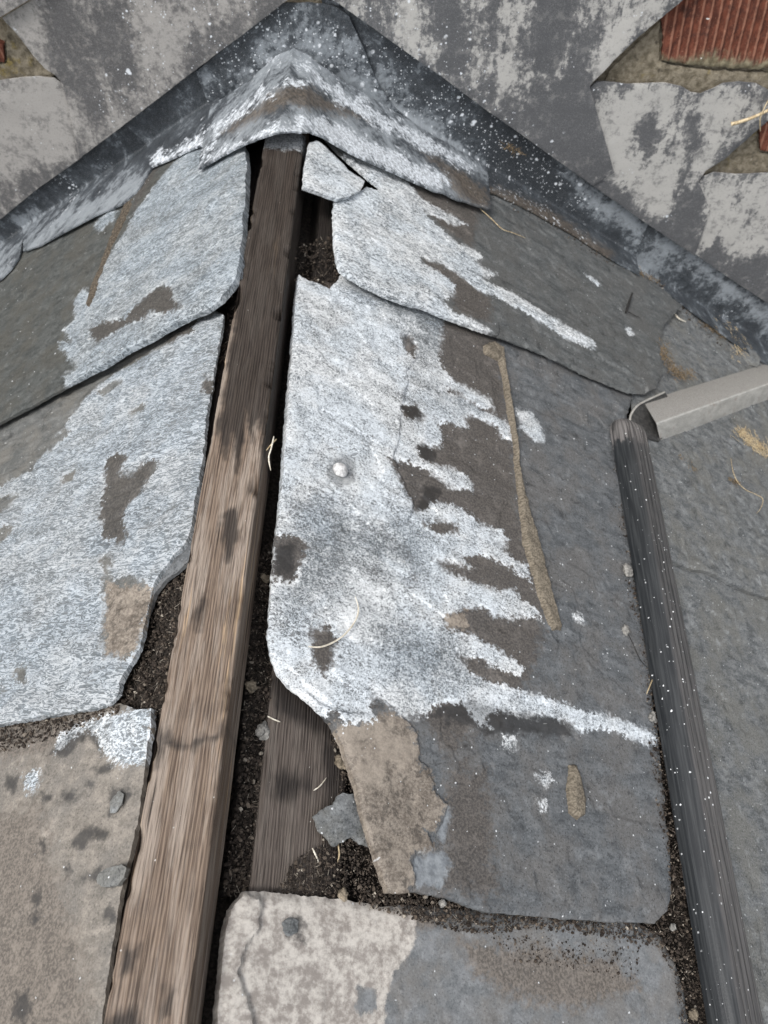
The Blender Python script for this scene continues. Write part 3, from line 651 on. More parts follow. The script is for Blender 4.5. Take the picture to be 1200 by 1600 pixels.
lead_loft([(1010, 334), (1100, 398), (1200, 466), (1330, 555)], [(990, 432), (1036, 452), (1100, 500), (1170, 552), (1330, 650)], n=130, mat=M['lead_d'], off=-0.009, hw=0.002, seed=55,
          label='dark lead soaker with a pale rubbed patch, at the right edge', group=GS, cat='lead soaker',
          masks={'pale': [[(980, 395), (1010, 385), (1040, 370), (1080, 380), (1050, 400), (1030, 440), (990, 430)], [(1060, 378), (1100, 405), (1200, 475), (1200, 520), (1120, 450)]]})
lead_loft([(306, 112), (330, 92), (380, 52), (440, 4), (480, 3), (520, 8), (545, 24), (565, 70), (590, 130), (620, 172), (660, 204), (710, 232), (760, 262)],
          [(309, 263), (330, 251), (352, 239), (375, 228), (400, 217), (430, 208), (460, 205), (485, 206), (505, 214), (530, 229), (560, 245), (600, 263), (640, 280), (680, 296), (720, 312), (767, 327)],
          fold=[(337, 192), (370, 172), (400, 150), (420, 137), (440, 127), (465, 123), (487, 127), (510, 140), (540, 160), (575, 180), (600, 190), (640, 209), (680, 232), (720, 253), (760, 272)],
          n=300, mat=M['lead_d'], off=0.011, hw=0.011, seed=56, rows=(44, 44), name='lead_saddle', cat='lead saddle', wob=0.0026,
          label='lead saddle over the end of the ridge, crusted white and spattered with droppings',
          masks={'white': {'p': [[(312, 262), (330, 243), (350, 228), (380, 216), (410, 205), (430, 196), (455, 190), (470, 180), (500, 182), (525, 192), (548, 200), (580, 222), (620, 238), (660, 258), (690, 270), (700, 285), (690, 297), (640, 281), (600, 264), (560, 246), (530, 230), (505, 215), (485, 207), (440, 207), (400, 218), (350, 240)],
                                 [(334, 204), (345, 190), (372, 174), (392, 160), (402, 148), (408, 130), (412, 132), (408, 152), (440, 130), (452, 124), (470, 128), (488, 124), (494, 112), (500, 124), (520, 134), (545, 152), (560, 152), (600, 178), (640, 200), (690, 228), (742, 258), (738, 268), (700, 250), (660, 232), (620, 212), (580, 192), (545, 172), (515, 148), (490, 134), (470, 133), (448, 132), (420, 148), (400, 164), (372, 184), (345, 200), (340, 215), (322, 250), (312, 262), (316, 245), (332, 220)],
                                 [(420, 90), (440, 75), (436, 84), (425, 96)], [(470, 100), (488, 98), (496, 112), (492, 122), (484, 108), (470, 106)]], 'rng': 0.024, 'warp': 0.008, 'scale': 60},
                 'pale': {'p': [[(340, 190), (370, 130), (410, 90), (450, 60), (500, 60), (540, 80), (590, 130), (620, 180), (700, 232), (740, 262), (600, 190), (500, 130), (440, 125)], [(330, 250), (400, 180), (450, 165), (520, 170), (600, 210), (680, 262), (690, 290), (560, 240), (480, 205), (400, 215)]], 'rng': 0.04, 'warp': 0.012, 'scale': 25},
                 'tan': {'p': [[(440, 0), (560, 20), (600, 130), (560, 150), (500, 100), (450, 80), (360, 130), (330, 170), (320, 110)]], 'rng': 0.05},
                 'dirt': {'p': [[(345, 205), (390, 172), (430, 140), (465, 130), (490, 138), (530, 165), (580, 188), (560, 186), (500, 172), (450, 162), (400, 186), (350, 212)], [(655, 232), (735, 275), (762, 300), (766, 326), (720, 310), (700, 285), (690, 268)]], 'rng': 0.03, 'warp': 0.006}})

# ------------------------------------------------------------------ slates
def slate(outline, fr, h, mat, label, seed, **k):
    k.setdefault('crust', 0.0)
    return tag(slab('slate', outline, fr, h, M[mat], seed=seed, **k), label, 'slate', 'roof slates beside the bare ridge')

# right slope
slate([(386, 1392), (420, 1393), (470, 1398), (540, 1405), (600, 1415), (650, 1414), (700, 1420), (850, 1424), (1000, 1440), (1036, 1465), (1058, 1505), (1075, 1555), (1086, 1640), (1092, 1720), (336, 1720), (341, 1600), (344, 1550), (348, 1500), (352, 1455), (362, 1422), (374, 1402)],
      FR, 0.004, 'slate_m', 'marbled beige and grey slate nearest the viewer, right of the timber', 61, step=0.0018, terr=(0.0006, 10, 0.7, 3), thick=0.009, edge=(0.003, 0.004), rag=0.0012,
      layers=[([(405, 1400), (412, 1418), (402, 1450), (380, 1490), (372, 1520), (385, 1560), (400, 1620), (405, 1720), (300, 1720), (330, 1480), (360, 1390)], 0.0035, 0.003, 0.003)],
      masks={'pale': {'p': [[(330, 1380), (500, 1390), (600, 1405), (650, 1430), (652, 1460), (640, 1490), (615, 1520), (605, 1560), (600, 1620), (600, 1720), (320, 1720)], ('-', [(560, 1540), (590, 1545), (590, 1580), (560, 1580)])], 'rng': 0.012},
             'dirt': {'p': [[(480, 1395), (600, 1410), (700, 1425), (680, 1450), (630, 1465), (560, 1460), (500, 1440)], [(720, 1470), (850, 1480), (960, 1500), (1000, 1540), (900, 1580), (800, 1560), (740, 1520)]], 'rng': 0.03},
             'dark': [[(440, 1437), (465, 1432), (478, 1445), (468, 1466), (446, 1462)], [(468, 1464), (480, 1462), (480, 1476), (470, 1476)]]})
R1 = [(467, 428), (462, 470), (457, 540), (452, 600), (447, 660), (441, 740), (437, 800), (430, 860), (424, 930), (421, 990), (427, 1030), (436, 1052), (452, 1072), (472, 1088), (492, 1102), (508, 1118), (522, 1138), (534, 1165),
      (545, 1195), (556, 1230), (567, 1275), (577, 1310), (590, 1350), (606, 1395), (625, 1396), (645, 1393), (700, 1403), (760, 1425), (850, 1432), (950, 1440), (1025, 1442), (1042, 1425), (1050, 1390), (1048, 1330), (1040, 1250),
      (1030, 1150), (1010, 1000), (992, 870), (978, 760), (972, 690), (985, 630), (1000, 588), (900, 545), (780, 497), (690, 464), (620, 442), (560, 416), (545, 404), (532, 432), (516, 450), (490, 439)]
W_R1 = [[(400, 400), (500, 400), (560, 400), (690, 455), (692, 500), (688, 530), (684, 560), (694, 580), (715, 600), (740, 612), (765, 625), (771, 637), (760, 640), (735, 628), (725, 622), (760, 645), (785, 655), (799, 668), (798, 688), (785, 685),
         (775, 665), (750, 655), (735, 648), (725, 655), (730, 668), (715, 667), (695, 660), (684, 665), (693, 685), (688, 697), (672, 698), (650, 700), (655, 716), (680, 728), (710, 735), (730, 745), (738, 765), (722, 765), (700, 765), (690, 750), (665, 735), (640, 725),
         (640, 790), (690, 786), (720, 795), (750, 820), (785, 830), (792, 845), (785, 862), (810, 880), (822, 882), (830, 920), (824, 905), (800, 894), (770, 875), (745, 868), (720, 870), (745, 900), (770, 922), (805, 925), (812, 938), (835, 950), (846, 967), (800, 965), (770, 962), (740, 960), (715, 975), (745, 995), (780, 1020), (805, 1035), (817, 1045), (812, 1057), (790, 1052),
         (760, 1035), (735, 1040), (760, 1060), (800, 1075), (840, 1086), (880, 1100), (920, 1115), (960, 1122), (995, 1135), (1020, 1147), (1030, 1156), (1026, 1165), (1010, 1163), (975, 1148), (940, 1138), (905, 1143), (890, 1128), (855, 1118), (810, 1118), (785, 1112), (770, 1112),
         (755, 1120), (768, 1134), (752, 1137), (738, 1120), (725, 1100), (700, 1096), (675, 1104), (665, 1118), (640, 1116), (625, 1120), (605, 1100), (588, 1088), (577, 1096), (578, 1112), (586, 1128), (560, 1133), (535, 1130), (520, 1112), (500, 1120), (400, 1060), (380, 800)],
        ('-', [(678, 873), (695, 876), (730, 888), (760, 895), (800, 885), (808, 915), (780, 925), (740, 912), (705, 898), (690, 888)]), ('-', [(692, 966), (720, 950), (755, 950), (795, 980), (812, 1010), (788, 1012), (745, 992), (700, 985)]),
        ('-', [(720, 1027), (750, 1030), (798, 1056), (800, 1072), (765, 1066), (735, 1052)]), ('-', [(430, 832), (458, 838), (482, 850), (472, 880), (462, 910), (425, 905)]),
        ('-', [(482, 985), (512, 976), (527, 1000), (520, 1038), (505, 1056), (488, 1040)]), ('-', [(603, 720), (640, 722), (668, 745), (690, 765), (665, 798), (645, 800), (628, 765)]), ('-', [(624, 634), (650, 632), (664, 650), (658, 660), (628, 652)]),
        ('-', [(650, 697), (665, 694), (683, 706), (678, 724), (660, 720)]), ('-', [(658, 820), (690, 815), (718, 822), (715, 834), (680, 836)]), ('-', [(625, 525), (642, 522), (650, 545), (645, 563), (632, 550)]), ('-', [(698, 607), (725, 617), (724, 622), (700, 614)]),
        [(840, 1213), (858, 1210), (868, 1218), (850, 1226)], [(842, 1256), (852, 1252), (858, 1262), (846, 1266)], [(808, 640), (830, 645), (845, 665), (850, 690), (835, 690), (815, 670)], [(893, 957), (905, 962), (912, 972), (900, 970)], [(787, 1150), (805, 1150), (806, 1164), (790, 1168)]]
slate(R1, FR, 0.013, 'slate_r', 'big central slate with white salt fingers running down from the timber', 62, step=0.0016, terr=(0.0012, 10, 0.45, 5), relief=(0.0009, 34, 0.5), edge=(0.0018, 0.003), rag=0.0010,
      layers=[([(400, 400), (467, 420), (500, 440), (535, 456), (575, 468), (605, 482), (625, 498), (640, 515), (632, 530), (650, 545), (650, 560), (632, 585), (637, 595), (625, 640), (622, 690), (612, 715), (630, 760), (645, 790), (636, 815), (610, 822), (580, 825), (565, 812), (553, 797), (543, 788), (500, 776), (400, 760)], 0.0022, 0.0014),
              ([(480, 1080), (520, 1112), (560, 1118), (600, 1095), (632, 1125), (650, 1150), (655, 1190), (672, 1205), (680, 1240), (700, 1257), (690, 1285), (682, 1300), (668, 1303), (677, 1330), (650, 1337), (640, 1345), (648, 1370), (640, 1394), (640, 1420), (560, 1400)], 0.0024, 0.0012),
              ([(450, 596), (490, 588), (525, 592), (546, 603), (520, 607), (490, 601), (452, 614)], -0.0018, 0.0012, 0.0008), ([(496, 638), (540, 664), (580, 689), (604, 700), (600, 706), (578, 697), (538, 673), (494, 646)], -0.0014, 0.0012, 0.0008),
              ([(520, 1040), (560, 1060), (580, 1085), (560, 1085), (530, 1062)], 0.0012, 0.003, 0.003), ([(640, 600), (700, 618), (760, 632), (700, 626), (645, 610)], 0.0012, 0.003, 0.001),
              ([(400, 1000), (440, 1030), (470, 1060), (500, 1085), (520, 1105), (505, 1140), (400, 1060)], -0.0018, 0.003)],
      masks={'white': {'p': W_R1, 'warp': 0.0022},
             'dirt': {'p': [[(660, 480), (740, 500), (780, 540), (790, 600), (800, 690), (810, 800), (850, 940), (850, 990), (830, 1060), (790, 1120), (740, 1150), (700, 1180), (640, 1110), (600, 1100), (500, 1120), (560, 1300), (606, 1395), (640, 1395), (660, 1340), (700, 1300), (700, 1200), (760, 1200), (780, 1400), (660, 1400), (600, 1410), (400, 1000), (420, 800), (600, 600)]], 'rng': 0.045, 'warp': 0.006},
             'thin': {'p': [[(470, 790), (545, 792), (580, 826), (640, 818), (700, 870), (640, 900), (560, 880), (520, 940), (450, 960), (440, 880)], [(535, 405), (700, 470), (700, 560), (650, 560), (640, 510), (560, 465)], [(650, 590), (760, 640), (690, 640)], [(580, 960), (700, 1000), (740, 1060), (640, 1100), (600, 1060)]], 'rng': 0.02, 'warp': 0.006},
             'tan': [[(520, 1130), (560, 1132), (600, 1105), (632, 1125), (650, 1150), (655, 1190), (672, 1205), (680, 1240), (700, 1257), (690, 1285), (682, 1300), (668, 1303), (677, 1330), (650, 1337), (640, 1345), (648, 1370), (640, 1394), (640, 1420), (560, 1400)], [(692, 962), (725, 955), (735, 985), (700, 988)]],
             'pale': [[(650, 1337), (690, 1330), (705, 1350), (690, 1385), (655, 1390), (640, 1350)], [(682, 1300), (700, 1262), (706, 1275), (694, 1318)]],
             'dark': [[(700, 1100), (740, 1095), (800, 1110), (870, 1125), (900, 1150), (760, 1145), (690, 1120), (660, 1120)], [(695, 1125), (702, 1122), (704, 1132), (696, 1134)], [(724, 1165), (732, 1162), (734, 1170)], [(508, 735), (512, 720), (528, 713), (545, 716), (554, 732), (553, 750), (540, 764), (524, 764), (512, 752)],  # last patch here paints the outline shadow round the nail head
                      [(625, 636), (650, 634), (664, 652), (640, 658)], [(650, 697), (665, 694), (683, 706), (678, 724), (660, 720)], [(660, 760), (690, 765), (670, 798), (650, 798)], [(432, 850), (465, 850), (460, 900), (430, 895)]]})
W_R2 = [[(500, 290), (545, 235), (505, 200), (600, 260), (640, 285), (655, 305), (690, 325), (715, 338), (731, 350), (712, 349), (680, 335), (662, 328), (690, 355), (720, 380), (745, 390), (757, 402), (742, 406), (755, 416), (778, 428), (765, 434), (745, 430), (770, 446), (800, 456), (835, 480), (870, 502), (900, 518), (925, 532),
         (930, 542), (915, 544), (880, 527), (845, 503), (800, 477), (775, 464), (750, 455), (730, 440), (715, 428), (690, 412), (656, 402), (660, 412), (690, 428), (712, 446), (708, 462), (690, 470), (698, 482), (725, 494), (766, 516), (758, 524), (700, 510), (600, 480), (500, 430)]]
slate([(524, 305), (522, 340), (524, 380), (527, 405), (533, 421), (546, 431), (565, 442), (600, 460), (640, 474), (668, 482), (700, 496), (745, 512), (790, 527), (830, 542), (870, 560), (910, 580), (950, 597), (985, 611), (1010, 614), (1024, 606), (1036, 580), (1032, 545), (1040, 505), (1066, 478), (1000, 425), (900, 360), (800, 290), (700, 240), (600, 210), (515, 200), (510, 214), (526, 232), (546, 250), (564, 266), (582, 281), (597, 293), (589, 297), (574, 289), (566, 297), (545, 303)],
      FR, 0.029, 'slate_u', 'upper right slate with one long white drip and a chipped lower edge', 63, step=0.0018, terr=(0.0012, 11, 0.4, 5), thick=0.006, edge=(0.0018, 0.004), rag=0.0011,
      layers=[([(780, 505), (830, 510), (900, 545), (960, 570), (1010, 600), (1020, 640), (900, 600), (780, 540)], -0.0022, 0.003, 0.003), ([(900, 560), (960, 580), (1010, 604), (1020, 640), (880, 600)], -0.002, 0.002, 0.003)],
      masks={'white': {'p': W_R2 + [[(980, 511), (987, 513), (991, 522), (985, 527), (979, 520)], [(912, 428), (922, 432), (938, 445), (930, 446)], [(893, 1), (893, 2), (894, 2)]]}, 'dirt': {'p': [[(640, 285), (700, 300), (750, 325), (740, 385), (690, 350), (650, 310)], [(655, 403), (700, 412), (735, 440), (770, 470), (765, 505), (715, 490), (700, 450)]], 'rng': 0.035, 'warp': 0.005}})
slate([(484, 222), (498, 219), (512, 231), (530, 249), (548, 267), (571, 282), (564, 296), (546, 306), (528, 310), (508, 303), (475, 291), (477, 262)], FR, 0.0345, 'slate_u', 'small broken slate piece wedged under the saddle, right of the timber', 64, step=0.0018,
      tilt=(0.02, 0.0), masks={'white': [[(450, 200), (620, 200), (620, 330), (450, 330)]]})
slate([(1000, 520), (1040, 450), (1180, 530), (1340, 640), (1340, 975), (1200, 933), (1170, 924), (1140, 910), (1110, 894), (1085, 890), (1060, 882), (1035, 860), (1005, 700), (992, 640), (985, 600), (990, 560)], FR, 0.014, 'slate_g', 'grey slate under the metal bar, right of the black rail', 65, terr=(0.0015, 6, 0.5, 4), fine=0.00008,
      edge=(0.0018, 0.004), step=0.0024, relief=(0.0014, 22, 0.6), layers=[([(1120, 800), (1160, 830), (1185, 880), (1200, 925), (1260, 960), (1300, 760), (1200, 700)], 0.0015, 0.002, 0.004)])
slate([(1000, 830), (1060, 848), (1160, 888), (1340, 930), (1340, 1720), (1140, 1720), (1122, 1600), (1100, 1400), (1072, 1200), (1040, 1000)], FR, 0.006, 'slate_g', 'pale grey slate along the right edge, below the crack', 66, step=0.0024, terr=(0.0015, 6, 0.5, 4), fine=0.00008, relief=(0.0012, 26, 0.6),
      layers=[([(1210, 1410), (1180, 1430), (1190, 1500), (1260, 1520)], -0.002, 0.002)])
# left slope
slate([(236, 1107), (234, 1140), (228, 1175), (222, 1215), (216, 1262), (207, 1310), (195, 1352), (184, 1398), (177, 1445), (168, 1500), (161, 1550), (155, 1600), (144, 1720), (-260, 1720), (-230, 1160), (0, 1100), (80, 1090), (150, 1078), (180, 1096), (212, 1108)],
      FL, 0.004, 'slate_b', 'sandy brown slate with damp spots at the lower left', 67, step=0.002, terr=(0.0009, 10, 0.6, 4), rag=0.0011,
      masks={'white': {'p': [[(84, 1176), (88, 1150), (110, 1140), (150, 1122), (240, 1100), (236, 1150), (228, 1188), (200, 1198), (172, 1190), (155, 1172), (150, 1150), (135, 1140), (112, 1158)], [(38, 1212), (50, 1203), (62, 1205), (56, 1236), (42, 1240)]]},
             'dirt': {'p': [[(-100, 1120), (180, 1100), (120, 1150), (60, 1180), (-100, 1200)], [(-100, 1300), (60, 1260), (100, 1400), (140, 1560), (100, 1720), (-100, 1720)]], 'rng': 0.05, 'warp': 0.008},
             'dark': [[(75, 1175), (105, 1150), (150, 1135), (160, 1180), (140, 1150), (100, 1185)], [(168, 1235), (195, 1228), (205, 1240), (190, 1262), (170, 1272)], [(112, 1315), (125, 1300), (140, 1290), (168, 1298), (170, 1312), (145, 1312), (132, 1330), (114, 1328)], [(128, 1368), (150, 1362), (158, 1350), (160, 1372), (132, 1376)],
                      [(50, 1400), (62, 1388), (68, 1395), (58, 1418)], [(42, 1432), (55, 1422), (63, 1432), (52, 1450)], [(158, 1425), (170, 1415), (182, 1425), (178, 1440), (160, 1442)], [(100, 1350), (110, 1345), (112, 1362), (102, 1364)], [(62, 1318), (70, 1312), (70, 1330)], [(65, 1240), (85, 1238), (82, 1252), (70, 1254)],
                      [(95, 1240), (120, 1235), (118, 1250), (100, 1254)], [(145, 1200), (178, 1198), (170, 1208), (150, 1208)], [(130, 1225), (145, 1222), (140, 1236)], [(10, 1215), (30, 1210), (22, 1240), (8, 1235)], [(20, 1560), (40, 1550), (48, 1580), (36, 1600), (22, 1590)]]})
slate([(316, 780), (308, 830), (302, 860), (292, 878), (276, 892), (256, 906), (241, 926), (228, 962), (205, 950), (262, 820)], FL, 0.008, 'slate_r', 'dark sliver of slate under the broken corner of the large white slate', 68, step=0.002, thick=0.005)
slate([(346, 489), (344, 510), (340, 530), (334, 560), (330, 590), (325, 620), (320, 650), (316, 690), (312, 730), (308, 765), (304, 800), (300, 825), (294, 842), (280, 858), (266, 870), (256, 885), (243, 903), (236, 913), (231, 935), (226, 965), (220, 995), (214, 1015), (204, 1032), (194, 1048), (186, 1066), (183, 1084), (168, 1098), (142, 1108), (110, 1112), (80, 1117), (45, 1125), (20, 1128), (0, 1131),
       (-180, 1170), (-260, 740), (-170, 700), (15, 618), (137, 552), (200, 515), (270, 478), (300, 470), (330, 478)],
      FL, 0.013, 'slate_l', 'large left slate under a wrinkled grey white crust', 69, step=0.0018, terr=(0.0011, 16, 0.3, 6), edge=(0.0018, 0.004), rag=0.0012, relief=(0.0019, 48, 0.36), fine=0.0005, uvrot=0.15,
      layers=[([(150, 690), (205, 690), (225, 730), (200, 770), (190, 830), (215, 905), (238, 912), (236, 940), (220, 1010), (200, 1040), (165, 1040), (160, 920), (150, 830), (160, 740)], -0.0012, 0.003, 0.003)],
      masks={'white': {'p': [[(-300, 790), (0, 760), (40, 740), (80, 690), (110, 650), (150, 605), (180, 580), (220, 555), (270, 535), (300, 510), (310, 495), (380, 470), (380, 900), (240, 1120), (0, 1160), (-300, 1200)], ('-', [(265, 500), (300, 496), (302, 520), (270, 528)]),
                             ('-', [(162, 715), (180, 705), (200, 712), (185, 735), (205, 740), (222, 722), (240, 715), (245, 730), (220, 765), (195, 790), (190, 815), (200, 835), (190, 850), (160, 840), (152, 800), (160, 750)]),
                             ('-', [(190, 900), (205, 897), (232, 914), (232, 940), (225, 975), (215, 1012), (195, 1035), (180, 1025), (165, 1030), (158, 1000), (162, 960), (160, 920), (170, 912)]), ('-', [(155, 870), (172, 866), (175, 885), (160, 888)]),
                             ('-', [(22, 1048), (42, 1045), (44, 1066), (26, 1068)]), ('-', [(28, 728), (58, 715), (50, 735), (30, 740)]), ('-', [(-40, 800), (0, 778), (28, 770), (12, 792), (-40, 830)]), ('-', [(-30, 850), (8, 822), (20, 824), (0, 850), (-30, 875)]), ('-', [(60, 700), (100, 668), (108, 674), (75, 705)]), ('-', [(150, 612), (185, 590), (190, 596), (160, 618)]), ('-', [(95, 745), (118, 730), (112, 750), (98, 756)]), ('-', [(165, 880), (176, 905), (170, 940), (158, 930)]), ('-', [(200, 640), (228, 628), (222, 640), (205, 650)]), ('-', [(318, 585), (332, 590), (328, 612), (312, 610)])], 'warp': 0.003},
             'dirt': [[(150, 690), (250, 690), (230, 770), (200, 860), (150, 860)], [(255, 490), (310, 485), (310, 530), (260, 535)], [(310, 580), (335, 580), (330, 620), (305, 615)]],
             'tan': [[(165, 912), (240, 915), (232, 960), (212, 1025), (190, 1030), (165, 1025), (160, 960)]]})
slate([(384, 233), (386, 260), (385, 300), (382, 340), (379, 380), (377, 405), (372, 430), (362, 447), (345, 467), (322, 484), (300, 492), (270, 507), (235, 528), (200, 545), (165, 568), (137, 582), (100, 602), (50, 630), (15, 648), (-60, 690), (-190, 755), (-190, 440), (-60, 400), (0, 372), (60, 350), (110, 325), (190, 282), (240, 250), (300, 222), (350, 205), (372, 212)],
      FL, 0.029, 'slate_f', 'upper left slate, frosted near the timber and dark green grey beyond the mortar line', 70, step=0.0018, terr=(0.0011, 14, 0.35, 5), thick=0.007, edge=(0.0018, 0.004), rag=0.0011, relief=(0.0015, 42, 0.4),
      layers=[([(420, 200), (420, 460), (345, 468), (300, 488), (255, 492), (210, 500), (160, 505), (130, 490), (150, 440), (225, 260), (300, 200)], 0.0018, 0.0015, 0.003), ([(312, 332), (322, 312), (345, 290), (365, 278), (372, 300), (345, 318), (325, 336)], 0.0022, 0.0015)],
      masks={'white': {'p': [[(430, 190), (430, 480), (300, 520), (160, 600), (100, 612), (100, 585), (122, 575), (92, 540), (90, 532), (112, 535), (100, 515), (118, 500), (115, 470), (128, 452), (148, 460), (160, 430), (172, 400), (195, 365), (215, 330), (240, 300), (270, 262), (330, 200)],
                             ('-', [(242, 455), (255, 447), (270, 450), (272, 468), (288, 485), (262, 492), (236, 490), (228, 500), (200, 508), (180, 520), (150, 538), (138, 515), (160, 505), (200, 500), (215, 480)]), [(146, 350), (155, 338), (166, 336), (176, 322), (184, 330), (178, 346), (166, 350), (160, 360), (150, 358)]]},
             'dirt': {'p': [[(240, 450), (290, 450), (290, 495), (150, 540), (135, 510)], [(214, 264), (258, 252), (240, 285), (212, 330)]], 'rng': 0.03}})

# ------------------------------------------------------------------ timbers
def bar(name, pts_fn, n_len, mat, parent=None, attrs=None):
    pass
def timber(name, fr, u0, u1, v0, v1, htop, thick, mat, seed, r=0.003, masks=None, step=0.0022, warp=0.001, label='', cat='timber', chips=0.0012, edgepale=0.0, kfun=None, group=None):
    """long sawn timber: rounded rectangle section swept along v; u across"""
    nu = max(10, int((u1 - u0) / 0.0016)); ns = max(5, int(thick / 0.003)); nl = int((v1 - v0) / step)
    sec = []
    for i in range(nu + 1): sec.append((u0 + (u1 - u0) * i / nu, htop, 0))
    for i in range(1, ns + 1): sec.append((u1, htop - thick * i / ns, 1))
    for i in range(1, nu // 3 + 1): sec.append((u1 - (u1 - u0) * i / (nu // 3), htop - thick, 2))
    for i in range(1, ns): sec.append((u0, htop - thick + thick * i / ns, 3))
    sec = np.array(sec); k = len(sec)
    vv = np.linspace(v0, v1, nl + 1)
    U = np.tile(sec[:, 0], (nl + 1, 1)); H = np.tile(sec[:, 1], (nl + 1, 1)); Vv = np.tile(vv[:, None], (1, k))
    SIDE = np.tile(sec[:, 2], (nl + 1, 1))
    # rounded and chipped arrises
    d0 = np.minimum(U - u0, u1 - U); topm = (SIDE == 0)
    ch = np.maximum(0, fbm(Vv * 40 + 10 * (U > (u0 + u1) / 2), Vv * 3, seed + 3, 4)) * chips * 2.5
    rr = r + ch * 2
    drop = np.where(topm, np.maximum(0, rr - d0) ** 2 / (2 * rr) * 1.3 + ch * np.exp(-d0 / 0.004), 0)
    H = H - drop
    H = H + np.where(topm, 0.0005 * fbm(U * 450, Vv * 14, seed, 4) + 0.0006 * fbm(U * 60, Vv * 25, seed + 1, 3), 0)
    side = (SIDE == 1) | (SIDE == 3)
    U = U + np.where(side, 0.0005 * fbm(H * 450, Vv * 14, seed + 2, 3), 0) + warp * fbm(Vv * 3, Vv * 0, seed + 5, 2)
    if kfun: H = H + kfun(U, Vv, topm)
    P = fr.P(U, Vv, H).reshape(-1, 3)
    idx = np.arange((nl + 1) * k).reshape(nl + 1, k)
    Fc = [[idx[j, i], idx[j, (i + 1) % k], idx[j + 1, (i + 1) % k], idx[j + 1, i]] for j in range(nl) for i in range(k)]
    Fc.append(list(idx[0])[::-1]); Fc.append(list(idx[-1]))
    if np.cross(fr.U, fr.V) @ fr.N < 0: Fc = [f[::-1] for f in Fc]
    arc = np.r_[0, np.cumsum(np.linalg.norm(np.diff(sec[:, :2], axis=0), axis=1))]
    uv = np.stack([np.tile(arc, (nl + 1, 1)).ravel(), Vv.ravel()], 1)
    uv2 = np.stack([U.ravel(), Vv.ravel()], 1)
    at = {}
    cvt = lambda px: hit(px, fr, htop)
    for kx in ('white', 'dark', 'pale'):
        at[kx] = np.zeros(len(P))
        if kx in (masks or {}):
            mm = masks[kx]; opt = {}
            if isinstance(mm, dict): opt = {k2: v2 for k2, v2 in mm.items() if k2 != 'p'}; mm = mm['p']
            at[kx] = field(uv2, mm, cvt, seed=seed + 30 + len(kx), **opt)
    if edgepale:
        e = np.exp(-d0 / 0.0025) * topm * (0.5 + 0.8 * fbm(Vv * 20, U * 100, seed + 8, 3)); at['pale'] = np.maximum(at['pale'], edgepale * e.ravel())
    o = link_mesh(name, P, Fc, mat, attrs=at, uv=uv, smooth_ang=50)
    return tag(o, label, cat, group)
timber('ridge_batten', FT, -0.0255, 0.0255, -0.14, 1.01, 0.0, 0.048, M['wood'], 71, label='long weathered wooden batten along the bare ridge, darker towards the lead', cat='wooden batten', edgepale=1.0, chips=0.0028,
       masks={'dark': {'p': [[(380, 205), (500, 205), (480, 330), (465, 480), (448, 600), (436, 690), (424, 640), (414, 720), (404, 655), (394, 690), (384, 640), (372, 740), (362, 680), (352, 720), (340, 670), (370, 480)], [(240, 1140), (262, 1150), (300, 1160), (335, 1148), (352, 1128), (352, 1138), (335, 1158), (300, 1168), (262, 1160), (245, 1160)], [(353, 800), (364, 796), (374, 830), (366, 862), (357, 878), (350, 850), (345, 818)],
                             [(198, 1480), (212, 1480), (205, 1520), (192, 1520)], [(252, 1550), (270, 1545), (270, 1585), (252, 1588)], [(240, 1128), (256, 1140), (242, 1200)], [(305, 960), (318, 925), (322, 950), (312, 985)], [(170, 1590), (215, 1570), (230, 1640), (150, 1660)]], 'rng': 0.013, 'warp': 0.005},
              'pale': {'p': [[(375, 860), (395, 780), (402, 760), (396, 830), (380, 930), (366, 1000), (350, 1100), (345, 1230), (328, 1400), (335, 1230), (345, 1060)], [(420, 380), (445, 350), (440, 420), (425, 500), (420, 460)], [(292, 930), (300, 880), (298, 960), (268, 1090)]], 'rng': 0.02},
              'white': {'p': [[(408, 205), (480, 205), (478, 232), (445, 236), (410, 232)]], 'rng': 0.02}})
timber('roof_batten', FR, 0.060, 0.136, -0.05, 1.02, -0.006, 0.03, M['wood_g'], 72, label='grey roof timber showing through the broken slate right of the ridge', cat='wooden batten', chips=0.001, edgepale=0.4,
       masks={'dark': {'p': [[(380, 200), (620, 200), (620, 440), (460, 440)], [(430, 1215), (480, 1205), (485, 1235), (455, 1250), (430, 1240)], [(425, 1060), (560, 1060), (540, 1180), (500, 1150), (440, 1110)], [(500, 1150), (600, 1200), (600, 1400), (500, 1400), (520, 1280)]], 'rng': 0.02}})
timber('roof_batten', FL, 0.052, 0.092, -0.05, 1.02, -0.008, 0.03, M['wood_k'], 73, label='dark damp roof timber under the left slates beside the ridge', cat='wooden batten')

